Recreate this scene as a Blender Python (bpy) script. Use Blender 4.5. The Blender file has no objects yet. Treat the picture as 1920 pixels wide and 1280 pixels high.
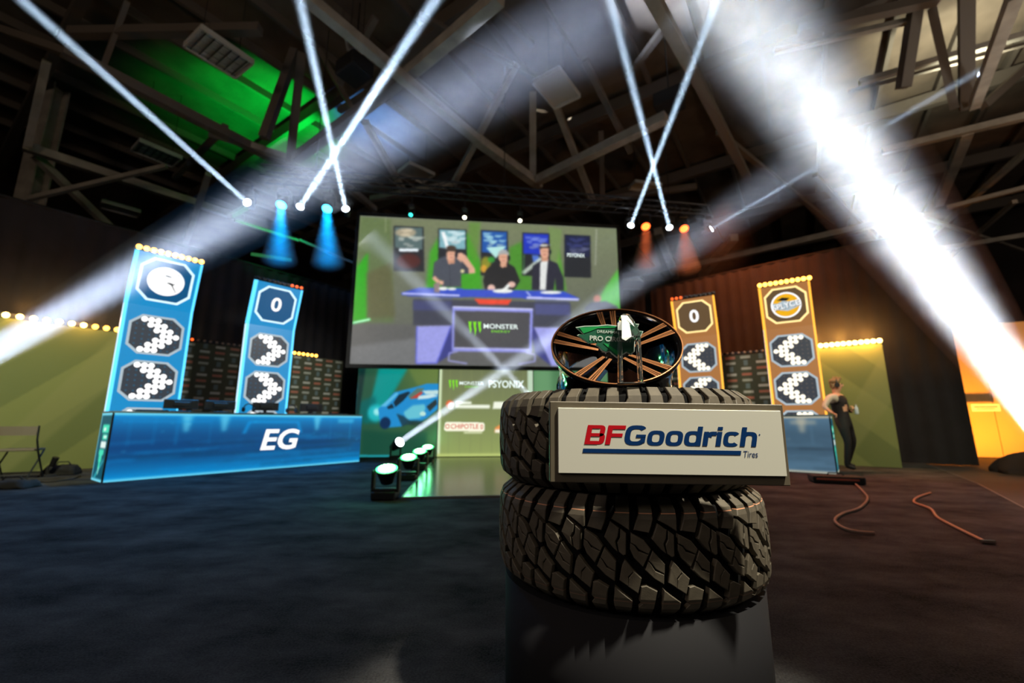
import bpy, bmesh, math, random
import numpy as np
from mathutils import Vector, Matrix
R = math.radians
sc = bpy.context.scene
C = sc.collection
random.seed(7); np.random.seed(7)

# ------------------------------------------------------------------ camera
H_CAM, FPX, PITCH = 0.85, 800.0, R(10.8)
cam_d = bpy.data.cameras.new('camera'); cam = bpy.data.objects.new('camera', cam_d); C.objects.link(cam)
cam.location = (0, 0, H_CAM); cam.rotation_euler = (R(90) + PITCH, 0, 0)
cam_d.sensor_width = 36; cam_d.lens = 36 * FPX / 1920; cam_d.clip_start = .05; cam_d.clip_end = 200
cam_d.dof.use_dof = True; cam_d.dof.focus_distance = 1.12; cam_d.dof.aperture_fstop = 2.3
sc.camera = cam
# ------------------------------------------------------------------ world + exposure
w = bpy.data.worlds.new('world'); sc.world = w; w.use_nodes = True
w.node_tree.nodes['Background'].inputs[0].default_value = (.02, .022, .028, 1)
w.node_tree.nodes['Background'].inputs[1].default_value = 1.0
sc.view_settings.view_transform = 'Standard'; sc.view_settings.look = 'None'
sc.view_settings.exposure = 0; sc.view_settings.gamma = 1; sc.view_settings.use_curve_mapping = False
sc.cycles.max_bounces = 6; sc.cycles.volume_bounces = 0; sc.cycles.transparent_max_bounces = 16
sc.cycles.volume_step_rate = 1.5; sc.cycles.sample_clamp_indirect = 4.0
sc.cycles.caustics_reflective = False; sc.cycles.caustics_refractive = False

# ------------------------------------------------------------------ lamps of the hall and added fills (positions in metres)
def lamp(name, kind, loc, target=None, energy=100, col=(1, 1, 1), size=.2, spot=40, blend=.5, sy=None):
    d = bpy.data.lights.new(name, kind); d.energy = energy; d.color = col
    if kind == 'AREA':
        d.size = size
        if sy: d.shape = 'RECTANGLE'; d.size_y = sy
    else: d.shadow_soft_size = size
    if kind == 'SPOT': d.spot_size = R(spot); d.spot_blend = blend
    o = bpy.data.objects.new(name, d); C.objects.link(o); o.location = loc
    if target is not None:
        o.rotation_euler = (Vector(target) - Vector(loc)).to_track_quat('-Z', 'Y').to_euler()
    return o
lamp('key_spot', 'SPOT', (2.0, -.15, 5.4), (.50, 1.1, .70), 2250, (1, .92, .74), .12, 16.5, .5)      # house spot on the tyre display
lamp('left_fill_spot', 'SPOT', (-3.4, -.6, 3.2), (.2, 1.3, .8), 34, (.72, .76, 1), .3, 40, .8)  # cool fill lamp added for the left of the tyres
lamp('hall_fill', 'POINT', (-7, -3, 7.2), None, 420, (1, .74, .52), 1.2)  # soft unseen point lamps added to lift the roof steel
lamp('hall_fill', 'POINT', (13, 3, 6.0), None, 520, (1, .80, .62), 1.0)
lamp('hall_fill', 'POINT', (2, -6, 7.5), None, 230, (1, .85, .68), 1.0)
lamp('wall_fill', 'SPOT', (-4.6, 2.6, 5.4), (-8.2, 7.8, 1.0), 1700, (1, .95, .6), .15, 50, .9)
lamp('wall_fill', 'SPOT', (5.2, 3.6, 5.4), (7.2, 8.8, 1.0), 1000, (1, .93, .6), .15, 46, .9)
lamp('wall_fill', 'SPOT', (-2.6, 7.0, 4.3), (-6.1, 11.2, 1.2), 700, (1, .97, .88), .15, 58, 1)  # this and the next: lamps added to brighten the sponsor walls
lamp('wall_fill', 'SPOT', (3.4, 8.0, 5.6), (5.0, 10.5, 1.3), 380, (1, .95, .86), .15, 52, 1)
lamp('red_wash', 'SPOT', (4.6, 9.2, 6.3), (5.6, 4.6, 0), 1800, (1, .26, .14), .12, 72, 1)
lamp('red_wash', 'SPOT', (5.2, 9.4, 6.3), (7.5, 13.0, 3.2), 1300, (1, .22, .06), .12, 100, .9)
lamp('blue_wash', 'SPOT', (-4.5, 8.6, 6.3), (-4.4, 5.2, 0), 1500, (.03, .40, 1), .12, 76, 1)
lamp('roof_spot', 'SPOT', (10.5, 6.0, 3.0), (9.5, 6.5, 11), 420, (1, .95, .85), .2, 62, .7)
lamp('roof_spot', 'SPOT', (11.2, 9.2, 8.7), (11.6, 9.7, 11), 900, (1, 1, .74), .2, 120, .8)  # second spot added above the beams to brighten the roof deck

# ------------------------------------------------------------------ layout helpers
CP, SP = math.cos(PITCH), math.sin(PITCH)
def ray(px, py):
    a = (px - 960) / FPX; b = -(py - 640) / FPX
    return Vector((a, CP - b * SP, SP + b * CP))
EYE = Vector((0, 0, H_CAM))
def at_y(px, py, Y): d = ray(px, py); return EYE + d * (Y / d.y)
def at_z(px, py, z): d = ray(px, py); return EYE + d * ((z - H_CAM) / d.z)

# ------------------------------------------------------------------ object helpers
W = {}
def tag(o, label=None, cat=None, group=None, kind=None):
    if label: o['label'] = label
    if cat: o['category'] = cat
    if group: o['group'] = group
    if kind: o['kind'] = kind
    return o
def thing(name, label, cat, loc, rz=0, group=None, M=None, kind=None):
    o = bpy.data.objects.new(name, None); C.objects.link(o); o.empty_display_size = .1
    M = M or (Matrix.Translation(loc) @ Matrix.Rotation(rz, 4, 'Z'))
    o.matrix_world = M; W[o.name] = M.copy()
    return tag(o, label, cat, group, kind)
def obj(name, geo, mat, parent=None, M=None, bake=True, smooth=False, label=None):
    if isinstance(geo, bmesh.types.BMesh):
        me = bpy.data.meshes.new(name); bmesh.ops.recalc_face_normals(geo, faces=geo.faces)
        geo.to_mesh(me); geo.free()
        if smooth:
            for p in me.polygons: p.use_smooth = True
    else: me = geo
    M = M.copy() if M is not None else Matrix.Identity(4)
    P = W[parent.name] if parent is not None else None
    o = bpy.data.objects.new(name, me); C.objects.link(o)
    if mat is not None and len(me.materials) == 0: me.materials.append(mat)
    if P is not None: o.parent = parent
    L = (P.inverted() @ M) if P is not None else M
    if bake:
        me.transform(L); W[o.name] = P.copy() if P is not None else Matrix.Identity(4)
        me.update()
    else:
        o.matrix_local = L; W[o.name] = M
    if label: o['label'] = label
    return o
def struct(name, geo, mat, label=None, parent=None, **k):
    o = obj(name, geo, mat, parent, **k)
    if parent is None: o['kind'] = 'structure'
    if label: o['label'] = label
    return o
BM = bmesh.new
def box(bm, c, s, rz=0, M=None):
    m = Matrix.Translation(c) @ Matrix.Rotation(rz, 4, 'Z') @ Matrix.Diagonal((s[0], s[1], s[2], 1))
    if M is not None: m = M @ m
    return bmesh.ops.create_cube(bm, size=1, matrix=m)['verts']
def bevel(bm, w=.005, seg=1):
    bmesh.ops.bevel(bm, geom=bm.edges[:], offset=w, segments=seg, affect='EDGES', profile=.5)
def cyl(bm, p0, p1, r0, r1=None, n=12, cap=True):
    p0, p1 = Vector(p0), Vector(p1); r1 = r0 if r1 is None else r1
    d = p1 - p0; q = d.to_track_quat('Z', 'Y').to_matrix().to_4x4()
    bmesh.ops.create_cone(bm, cap_ends=cap, segments=n, radius1=r0, radius2=r1, depth=d.length, matrix=Matrix.Translation((p0 + p1) / 2) @ q)
def bar(bm, p0, p1, w, h):
    p0, p1 = Vector(p0), Vector(p1); d = p1 - p0
    q = d.to_track_quat('Y', 'Z').to_matrix().to_4x4()
    bmesh.ops.create_cube(bm, size=1, matrix=Matrix.Translation((p0 + p1) / 2) @ q @ Matrix.Diagonal((w, d.length, h, 1)))
def ball(bm, c, r, n=12, s=(1, 1, 1)):
    bmesh.ops.create_uvsphere(bm, u_segments=n, v_segments=max(6, n // 2 + 2), radius=r, matrix=Matrix.Translation(c) @ Matrix.Diagonal((s[0], s[1], s[2], 1)))
def disc(bm, c, r, n=20, sy=1):
    vs = [bm.verts.new((c[0] + r * math.cos(2 * math.pi * i / n), c[1] + r * sy * math.sin(2 * math.pi * i / n), c[2])) for i in range(n)]
    bm.faces.new(vs)
def tube(bm, pts, r, n=6):
    pts = [Vector(p) for p in pts]; rings = []
    for i, p in enumerate(pts):
        t = (pts[min(i + 1, len(pts) - 1)] - pts[max(i - 1, 0)]).normalized()
        a = t.cross(Vector((0, 0, 1)));  a = a if a.length > .05 else t.cross(Vector((1, 0, 0)))
        a.normalize(); b = t.cross(a)
        rr = r[i] if isinstance(r, (list, tuple)) else r
        rings.append([bm.verts.new(p + (a * math.cos(2 * math.pi * k / n) + b * math.sin(2 * math.pi * k / n)) * rr) for k in range(n)])
    for A, B in zip(rings, rings[1:]):
        for k in range(n): bm.faces.new((A[k], A[(k + 1) % n], B[(k + 1) % n], B[k]))
    bm.faces.new(rings[0]); bm.faces.new(rings[-1])
def lathe(bm, prof, n=48, M=None, closed=False):
    rings = []
    for r, z in prof:
        rings.append([bm.verts.new((r * math.cos(2 * math.pi * k / n), r * math.sin(2 * math.pi * k / n), z)) for k in range(n)])
    seq = list(zip(rings, rings[1:])) + ([(rings[-1], rings[0])] if closed else [])
    vs = [v for g in rings for v in g]
    for A, B in seq:
        for k in range(n): bm.faces.new((A[k], A[(k + 1) % n], B[(k + 1) % n], B[k]))
    if M is not None: bmesh.ops.transform(bm, matrix=M, verts=vs)
def prism(bm, pts, z0, z1):
    a = [bm.verts.new((x, y, z0)) for x, y in pts]; b = [bm.verts.new((x, y, z1)) for x, y in pts]
    bm.faces.new(a[::-1]); bm.faces.new(b)
    for i in range(len(pts)): bm.faces.new((a[i], a[(i + 1) % len(pts)], b[(i + 1) % len(pts)], b[i]))
def ring2d(bm, outer, inner, z0=0, z1=None):
    n = len(outer); lv = []
    for z in ([z0] if z1 is None else [z0, z1]):
        lv.append(([bm.verts.new((x, y, z)) for x, y in outer], [bm.verts.new((x, y, z)) for x, y in inner]))
    for o, i in lv:
        for k in range(n): bm.faces.new((o[k], o[(k + 1) % n], i[(k + 1) % n], i[k]))
    if z1 is not None:
        for j in (0, 1):
            for k in range(n): bm.faces.new((lv[0][j][k], lv[0][j][(k + 1) % n], lv[1][j][(k + 1) % n], lv[1][j][k]))
def basis(O, U, V):
    U = Vector(U).normalized(); V = Vector(V); V = (V - U * V.dot(U)).normalized(); N = U.cross(V)
    return Matrix(((U.x, V.x, N.x, O[0]), (U.y, V.y, N.y, O[1]), (U.z, V.z, N.z, O[2]), (0, 0, 0, 1)))
def text_mesh(s, size=1, bold=0, shear=0, sx=1, align='CENTER', ext=0, spacing=1):
    cu = bpy.data.curves.new('lettering', 'FONT'); cu.body = s; cu.size = size; cu.offset = bold * size; cu.shear = shear
    cu.align_x = align; cu.align_y = 'CENTER'; cu.extrude = ext; cu.resolution_u = 4; cu.space_character = spacing
    o = bpy.data.objects.new('lettering', cu); C.objects.link(o)
    dg = bpy.context.evaluated_depsgraph_get(); me = bpy.data.meshes.new_from_object(o.evaluated_get(dg))
    bpy.data.objects.remove(o); bpy.data.curves.remove(cu)
    me.transform(Matrix.Diagonal((sx, 1, 1, 1))); me.materials.clear()
    return me

# ------------------------------------------------------------------ materials
def lin(c):
    c = [x / 255 for x in c]
    return tuple(x / 12.92 if x <= .04045 else ((x + .055) / 1.055) ** 2.4 for x in c)
def mat(name, col, rough=.5, metal=0, emit=None, es=0, spec=.5, noise=None, bump=None, sample=True, coat=0):
    m = bpy.data.materials.new(name); m.use_nodes = True; nt = m.node_tree; b = nt.nodes['Principled BSDF']
    c = lin(col); b.inputs['Base Color'].default_value = (*c, 1); b.inputs['Roughness'].default_value = rough
    b.inputs['Metallic'].default_value = metal; b.inputs['Specular IOR Level'].default_value = spec
    b.inputs['Coat Weight'].default_value = coat
    if emit is not None:
        b.inputs['Emission Color'].default_value = (*lin(emit), 1); b.inputs['Emission Strength'].default_value = es
        if not sample: m.cycles.emission_sampling = 'NONE'
    if noise or bump:
        tc = nt.nodes.new('ShaderNodeTexCoord')
        if noise:
            n = nt.nodes.new('ShaderNodeTexNoise'); n.inputs['Scale'].default_value = noise[0]; n.inputs['Detail'].default_value = 6
            nt.links.new(tc.outputs['Object'], n.inputs['Vector'])
            r = nt.nodes.new('ShaderNodeMapRange'); r.inputs['From Min'].default_value = .3; r.inputs['From Max'].default_value = .7
            r.inputs['To Min'].default_value = 1 - noise[1]; r.inputs['To Max'].default_value = 1 + noise[1]
            nt.links.new(n.outputs['Fac'], r.inputs['Value'])
            mx = nt.nodes.new('ShaderNodeVectorMath'); mx.operation = 'SCALE'; mx.inputs[0].default_value = c
            nt.links.new(r.outputs['Result'], mx.inputs['Scale']); nt.links.new(mx.outputs[0], b.inputs['Base Color'])
        if bump:
            n2 = nt.nodes.new('ShaderNodeTexNoise'); n2.inputs['Scale'].default_value = bump[0]; n2.inputs['Detail'].default_value = 5
            nt.links.new(tc.outputs['Object'], n2.inputs['Vector'])
            bp = nt.nodes.new('ShaderNodeBump'); bp.inputs['Strength'].default_value = bump[1]; bp.inputs['Distance'].default_value = bump[2]
            nt.links.new(n2.outputs['Fac'], bp.inputs['Height']); nt.links.new(bp.outputs[0], b.inputs['Normal'])
    return m
def emat(name, col, s=1, sample=False): return mat(name, (4, 4, 5), .4, emit=col, es=s, sample=sample)
def printed(name, s=1.0, lit=True, rough=.6, sample=False):
    m = bpy.data.materials.new(name); m.use_nodes = True; nt = m.node_tree; b = nt.nodes['Principled BSDF']
    a = nt.nodes.new('ShaderNodeVertexColor'); a.layer_name = 'Col'
    b.inputs['Roughness'].default_value = rough
    if lit:
        b.inputs['Base Color'].default_value = (.01, .01, .01, 1)
        nt.links.new(a.outputs[0], b.inputs['Emission Color']); b.inputs['Emission Strength'].default_value = s
        if not sample: m.cycles.emission_sampling = 'NONE'
    else: nt.links.new(a.outputs[0], b.inputs['Base Color'])
    return m
M_ = dict(
    black=mat('black_plastic', (18, 18, 20), .45), matte=mat('matte_black', (14, 14, 15), .85),
    steel=mat('painted_steel', (150, 144, 134), .6, noise=(2.5, .25)), truss=mat('black_truss', (22, 22, 26), .4),
    deck=mat('roof_deck', (96, 84, 72), .9, noise=(1.2, .3)), purlin=mat('purlin_steel', (92, 84, 76), .7),
    wall=mat('hall_wall', (60, 54, 50), .9, noise=(.7, .2)), conc=mat('concrete_floor', (50, 46, 44), .7, noise=(1.5, .3)),
    fix=mat('light_fixture_white', (190, 190, 188), .5), rubber=mat('rubber', (92, 85, 72), .62, noise=(30, .18), bump=(260, .25, .0008), spec=.4),
    casing=mat('tyre_casing', (9, 9, 9), .9, spec=.2), gloss=mat('gloss_black', (6, 6, 7), .12, coat=1.0),  # casing near black: shade of the tread grooves put into its colour
    copper=mat('copper_stripe', (205, 140, 92), .32, .6), chrome=mat('chrome', (200, 200, 205), .15, 1),
    skin=mat('skin', (214, 160, 130), .6), hair=mat('hair', (150, 120, 84), .8), grey=mat('grey_metal', (110, 110, 112), .5, .3),
)
# carpet
def carpet_mat():
    m = bpy.data.materials.new('carpet'); m.use_nodes = True; nt = m.node_tree; b = nt.nodes['Principled BSDF']
    b.inputs['Roughness'].default_value = 1; b.inputs['Specular IOR Level'].default_value = .1
    tc = nt.nodes.new('ShaderNodeTexCoord'); mp = nt.nodes.new('ShaderNodeMapping'); mp.inputs['Scale'].default_value = (.8, 1.2, 1)
    n = nt.nodes.new('ShaderNodeTexNoise'); n.inputs['Scale'].default_value = 2.0; n.inputs['Detail'].default_value = 9; n.inputs['Roughness'].default_value = .66
    nt.links.new(tc.outputs['Object'], mp.inputs[0]); nt.links.new(mp.outputs[0], n.inputs['Vector'])
    n2 = nt.nodes.new('ShaderNodeTexNoise'); n2.inputs['Scale'].default_value = 120; n2.inputs['Detail'].default_value = 3
    nt.links.new(tc.outputs['Object'], n2.inputs['Vector'])
    ad = nt.nodes.new('ShaderNodeMath'); ad.operation = 'MULTIPLY_ADD'; ad.inputs[1].default_value = .45
    nt.links.new(n2.outputs['Fac'], ad.inputs[0]); nt.links.new(n.outputs['Fac'], ad.inputs[2])
    cr = nt.nodes.new('ShaderNodeValToRGB'); cr.color_ramp.elements[0].position = .5; cr.color_ramp.elements[1].position = 1.0
    cr.color_ramp.elements[0].color = (.004, .004, .0045, 1); cr.color_ramp.elements[1].color = (.095, .093, .092, 1)
    nt.links.new(ad.outputs[0], cr.inputs[0]); nt.links.new(cr.outputs[0], b.inputs['Base Color'])
    bp = nt.nodes.new('ShaderNodeBump'); bp.inputs['Strength'].default_value = .7; bp.inputs['Distance'].default_value = .02
    nt.links.new(ad.outputs[0], bp.inputs['Height']); nt.links.new(bp.outputs[0], b.inputs['Normal'])
    return m
M_['carpet'] = carpet_mat()
def haze_mat(name, dens, col=(1, 1, 1), aniso=0, noisy=None):
    m = bpy.data.materials.new(name); m.use_nodes = True; nt = m.node_tree; nt.nodes.clear()
    o = nt.nodes.new('ShaderNodeOutputMaterial'); v = nt.nodes.new('ShaderNodeVolumeScatter')
    v.inputs['Color'].default_value = (*col, 1); v.inputs['Density'].default_value = dens; v.inputs['Anisotropy'].default_value = aniso
    nt.links.new(v.outputs[0], o.inputs['Volume'])
    if noisy:
        tc = nt.nodes.new('ShaderNodeTexCoord'); n = nt.nodes.new('ShaderNodeTexNoise'); n.inputs['Scale'].default_value = noisy[0]
        n.inputs['Detail'].default_value = 5; n.inputs['Roughness'].default_value = .62; n.inputs['Distortion'].default_value = .8
        nt.links.new(tc.outputs['Object'], n.inputs['Vector'])
        r = nt.nodes.new('ShaderNodeMapRange'); r.inputs['From Min'].default_value = .38; r.inputs['From Max'].default_value = .72
        r.inputs['To Min'].default_value = dens * noisy[1]; r.inputs['To Max'].default_value = dens * noisy[2]
        nt.links.new(n.outputs['Fac'], r.inputs['Value']); nt.links.new(r.outputs['Result'], v.inputs['Density'])
    return m

# ------------------------------------------------------------------ painter: flat print / screen content as vertex colours
class Canvas:
    def __init__(s, O, U, V, w, h, nx, ny, base=(0, 0, 0)):
        s.O, s.U, s.V = Vector(O), Vector(U).normalized(), Vector(V).normalized(); s.w, s.h, s.nx, s.ny = w, h, nx, ny
        s.N = s.U.cross(s.V); s.a = np.zeros((ny, nx, 3)); s.a[:] = base
        s.X, s.Y = np.meshgrid((np.arange(nx) + .5) / nx, (np.arange(ny) + .5) / ny); s.k = (0, 0, 1)
    def uv(s, p):        # design drawing coordinate -> fraction of the panel
        px, py = s.k[0] + p[0] * s.k[2], s.k[1] + p[1] * s.k[2]
        d = ray(px, py); t = (s.O - EYE).dot(s.N) / d.dot(s.N); q = EYE + d * t - s.O
        return q.dot(s.U) / s.w, q.dot(s.V) / s.h
    def mask(s, pts):
        m = np.zeros((s.ny, s.nx))
        for ox, oy in ((-.25, -.25), (.25, -.25), (-.25, .25), (.25, .25)):
            X = s.X + ox / s.nx; Y = s.Y + oy / s.ny; ins = np.zeros(X.shape, bool)
            for (x0, y0), (x1, y1) in zip(pts, pts[1:] + pts[:1]):
                if y0 == y1: continue
                c = ((y0 > Y) != (y1 > Y)) & (X < (x1 - x0) * (Y - y0) / (y1 - y0) + x0); ins ^= c
            m += ins * .25
        return m
    def put(s, m, col, al=1): m = (m * al)[..., None]; s.a = s.a * (1 - m) + np.array(col, float) * m
    def blur(s, m, n):
        for _ in range(n):
            m = (m + np.roll(m, 1, 0) + np.roll(m, -1, 0)) / 3; m = (m + np.roll(m, 1, 1) + np.roll(m, -1, 1)) / 3
        return m
    def poly(s, pts, col, al=1, soft=0, uv=False):
        m = s.mask([tuple(p) for p in pts] if uv else [s.uv(p) for p in pts])
        s.put(s.blur(m, soft) if soft else m, col, al)
    def rect(s, x0, y0, x1, y1, col, al=1, soft=0, uv=False): s.poly([(x0, y0), (x1, y0), (x1, y1), (x0, y1)], col, al, soft, uv)
    def ell(s, cx, cy, rx, ry, col, al=1, soft=0, rot=0):
        P = [(cx + rx * math.cos(t) * math.cos(rot) - ry * math.sin(t) * math.sin(rot), cy + rx * math.cos(t) * math.sin(rot) + ry * math.sin(t) * math.cos(rot)) for t in np.linspace(0, 2 * math.pi, 20, endpoint=False)]
        s.poly(P, col, al, soft)
    def line(s, pts, wd, col, al=1, soft=0):
        for (x0, y0), (x1, y1) in zip(pts, pts[1:]):
            d = math.hypot(x1 - x0, y1 - y0) or 1; nx, ny = -(y1 - y0) / d * wd / 2, (x1 - x0) / d * wd / 2
            s.poly([(x0 + nx, y0 + ny), (x1 + nx, y1 + ny), (x1 - nx, y1 - ny), (x0 - nx, y0 - ny)], col, al, soft)
    def mesh(s, name):
        g = np.empty((s.ny, s.nx, 3)); X = np.linspace(0, s.w, s.nx); Y = np.linspace(0, s.h, s.ny)
        g[..., 0] = X[None]; g[..., 1] = Y[:, None]; g[..., 2] = 0
        i = np.arange(s.nx * s.ny).reshape(s.ny, s.nx)
        f = np.stack([i[:-1, :-1], i[:-1, 1:], i[1:, 1:], i[1:, :-1]], -1).reshape(-1, 4)
        me = bpy.data.meshes.new(name); me.vertices.add(g.size // 3); me.vertices.foreach_set('co', g.reshape(-1))
        me.loops.add(f.size); me.loops.foreach_set('vertex_index', f.reshape(-1)); me.polygons.add(len(f))
        me.polygons.foreach_set('loop_start', np.arange(0, f.size, 4)); me.update(calc_edges=True)
        c = np.clip(s.a / 255, 0, 1); c = np.where(c <= .04045, c / 12.92, ((c + .055) / 1.055) ** 2.4)
        at = me.color_attributes.new('Col', 'FLOAT_COLOR', 'POINT')
        at.data.foreach_set('color', np.concatenate([c, np.ones((s.ny, s.nx, 1))], -1).reshape(-1))
        return me
    def M(s, off=0): return basis(s.O + s.N * off, s.U, s.V)

# ================================================================== SETTING
bm = BM(); box(bm, (0, 6, -.12), (60, 60, .2)); struct('floor', bm, M_['conc'])
e0, e1, e2 = at_z(1735, 868, 0), at_z(1830, 905, 0), at_z(1920, 952, 0)
dr = (e2 - e1).normalized(); e3 = e2 + dr * 6
bm = BM(); prism(bm, [(-14, -4), (e3.x, -4), (e3.x, e3.y), (e2.x, e2.y), (e1.x, e1.y), (e0.x, e0.y), (9.2, 14), (-14, 16)], -.02, 0)
st = obj('carpet', bm, M_['carpet']); tag(st, 'dark charcoal stage carpet covering the whole floor area', 'carpet')
bm = BM(); bar(bm, (e1.x + .02, e1.y, -.026), (e3.x, e3.y, -.026), .05, .02); bar(bm, (e0.x + .02, e0.y, -.026), (e1.x + .02, e1.y, -.026), .05, .02)
obj('edge_trim', bm, M_['grey'], st)
bm = BM(); box(bm, (0, 30, 6), (60, .3, 12.4)); struct('wall_back', bm, M_['wall'])
bm = BM(); box(bm, (-24, 6, 6), (.3, 60, 12.4)); struct('wall_left', bm, M_['wall'])
bm = BM(); box(bm, (24, 6, 6), (.3, 60, 12.4)); struct('wall_right', bm, M_['wall'])

# roof: deck, purlins and the welded steel members, each its own part
AZ = R(34); dA = Vector((math.sin(AZ), math.cos(AZ), 0)); dB = Vector((-math.cos(AZ), math.sin(AZ), 0))
ceil = thing('ceiling', None, None, (0, 0, 0), kind='structure')
bm = BM(); box(bm, (0, 6, 11.2), (60, 60, .2)); obj('roof_deck', bm, M_['deck'], ceil)
for i in range(-16, 14):
    bm = BM(); c = dB * (i * 1.45) + Vector((2, 8, 10.98)); bar(bm, c - dA * 22, c + dA * 22, .10, .24); obj('purlin', bm, M_['purlin'], ceil)
for i in range(-3, 5):
    bm = BM(); c = dA * (i * 5.2 + 1.5) + Vector((0, 6, 10.68)); bar(bm, c - dB * 22, c + dB * 22, .22, .42); obj('girder', bm, M_['purlin'], ceil)
def member(p, q, z0, z1, w=.2, m='steel', h=None):
    a, b = at_z(*p, z0), at_z(*q, z1); d = (b - a).normalized()
    bm = BM(); bar(bm, a - d * .1, b + d * .1, w, h or w); obj('roof_beam', bm, M_[m], ceil)
    return a, b
dark = 'purlin'
for a in [
    ((130, 100), (640, 362), 8.2, 8.2, .22, dark), ((54, 277), (450, 408), 8.0, 8.0, .22), ((36, 388), (300, 458), 6.9, 6.9, .2),
    ((72, 298), (216, 435), 8.0, 6.9, .18), ((47, 374), (305, 313), 6.9, 8.2, .12), ((0, 55), (130, 100), 9, 8.2, .15, dark),
    ((86, 122), (54, 266), 9.5, 8.0, .16), ((140, 62), (480, 55), 9.6, 9.6, .2, dark), ((236, 10), (195, 120), 10, 9, .1, dark),
    ((544, 298), (565, 108), 8, 10.4, .22, dark), ((497, 252), (551, 101), 8, 10.4, .20, dark), ((558, 295), (752, 151), 8, 8.6, .24, dark),
    ((752, 151), (930, 0), 8.6, 8.2, .24), ((601, 100), (659, 201), 10.4, 9, .12, dark), ((688, 234), (756, 356), 8.6, 8.3, .16),
    ((580, 0), (900, 266), 8.2, 8.2, .2), ((900, 266), (1008, 345), 8.2, 8.2, .24), ((1008, 338), (1242, 223), 8.2, 8.2, .24),
    ((999, 180), (999, 323), 10.2, 8.4, .2), ((1044, 201), (1112, 377), 10.2, 8.4, .18), ((965, 126), (850, 345), 10.2, 8.4, .16),
    ((922, 7), (994, 79), 10, 10, .14, dark), ((1127, 252), (1130, 377), 10, 8.4, .16, dark), ((1215, -20), (1292, 119), 8.2, 8.2, .22),
    ((1292, 119), (1400, 330), 8.2, 8.2, .2, dark), ((1749, 23), (1788, 195), 9.8, 8.2, .16, dark), ((1812, -10), (1812, 195), 9.8, 8.2, .24, dark),
    ((1714, 31), (1695, 156), 9.8, 8.6, .22, dark), ((1902, -5), (1828, 195), 7.6, 8.0, .18), ((1812, 250), (1761, 379), 8.0, 8.0, .22),
    ((1784, 387), (1940, 347), 7.6, 7.6, .12), ((1663, 281), (1940, 214), 8.0, 8.0, .16), ((1847, 195), (1940, 112), 8.2, 9.8, .16, dark),
    ((1700, 480), (1940, 270), 8.0, 8.0, .14), ((1730, 472), (1940, 438), 7.5, 7.5, .16), ((1620, 152), (1940, 60), 9.6, 9.6, .14),
    ((1600, 170), (1940, 78), 9.6, 9.6, .08, dark), ((1507, 55), (1749, 0), 9.8, 9.8, .2, dark), ((1460, 95), (1700, 40), 9.8, 9.8, .12),
    ((1234, 435), (1267, 518), 8.2, 8.2, .28), ((1375, 447), (1316, 516), 8.2, 8.2, .3), ((1262, 506), (1640, 420), 8.0, 8.0, .22),
    ((1640, 420), (1700, 470), 8.0, 8.0, .2), ((1740, 410), (1920, 470), 7.8, 7.8, .1), ((1770, 492), (1900, 380), 7.8, 7.8, .12),
    ((700, 40), (640, 150), 10.2, 9.4, .14, dark), ((640, 340), (700, 390), 8.2, 8.2, .18), ((870, 60), (640, 205), 9.8, 9.8, .14, dark),
    ((1100, 120), (1180, 280), 9.6, 8.6, .14, dark), ((1180, 140), (1240, 60), 9.6, 9.6, .14, dark), ((790, 30), (1010, 150), 10.2, 10.2, .12, dark),
    ((400, 250), (545, 298), 8.2, 8.2, .16), ((390, 330), (350, 450), 8.2, 7.2, .16), ((330, 330), (420, 240), 8.4, 8.4, .14, dark),
    ((1530, 330), (1660, 470), 8.2, 8.2, .14, dark), ((1350, 250), (1560, 420), 8.6, 8.6, .14, dark), ((850, 345), (700, 372), 8.4, 8.4, .16),
    ((1112, 377), (1300, 350), 8.4, 8.4, .16, dark)]: member(*a)
# steel columns rising on the left
def column(px0, py0, px1, py1, Y, w):
    a = at_y(px0, py0, Y); bm = BM()
    box(bm, (a.x, Y, 5.4), (w, .05, 10.8)); box(bm, (a.x, Y + w, 5.4), (w, .05, 10.8)); box(bm, (a.x, Y + w / 2, 5.4), (.05, w, 10.8))
    return bm
col = thing('steel_column', 'painted steel column rising behind the black drape at far left', 'column', (at_y(30, 440, 11).x, 11, 0))
obj('column_shaft', column(24, 440, 0, 0, 11, .42), M_['steel'], col)
bm = BM(); box(bm, (col.location.x, 11.2, .04), (.7, .8, .06)); obj('base_plate', bm, M_['steel'], col)

# big ceiling fixtures / diffusers
def fixture(name, label, quad, z, th=.14, grp=None, louv=True, m='fix'):
    P = [at_z(x, y, z) for x, y in quad]; c = sum(P, Vector()) / 4
    U = (P[1] - P[0]).normalized(); w = (P[1] - P[0]).length; V = Vector((-U.y, U.x, 0)); h = abs((P[3] - P[0]).dot(V))
    t = thing(name, label, 'ceiling fixture', c, math.atan2(U.y, U.x), grp); L = Matrix.Translation(c) @ Matrix.Rotation(math.atan2(U.y, U.x), 4, 'Z')
    bm = BM(); box(bm, (0, 0, .1), (w, h, .05)); 
    for s in (-1, 1): box(bm, (0, s * h / 2, .05), (w, .04, .12)); box(bm, (s * w / 2, 0, .05), (.04, h, .12))
    obj('housing', bm, M_[m], t, L)
    if louv:
        for k in range(6):
            bm = BM(); box(bm, (-w * .4 + k * w * .16, 0, .03), (.02, h * .92, .05)); obj('louvre', bm, M_['chrome'], t, L)
        for k in (-1, 0, 1):
            bm = BM(); cyl(bm, (-w * .46, k * h * .3, .06), (w * .46, k * h * .3, .06), .02, n=8); obj('tube', bm, M_['fix'], t, L)
    bm = BM(); 
    for s in (-1, 1): cyl(bm, (s * w * .35, 0, .1), (s * w * .35, 0, 11.1 - z), .008, n=5)
    obj('hanger', bm, M_['black'], t, L)
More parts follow.
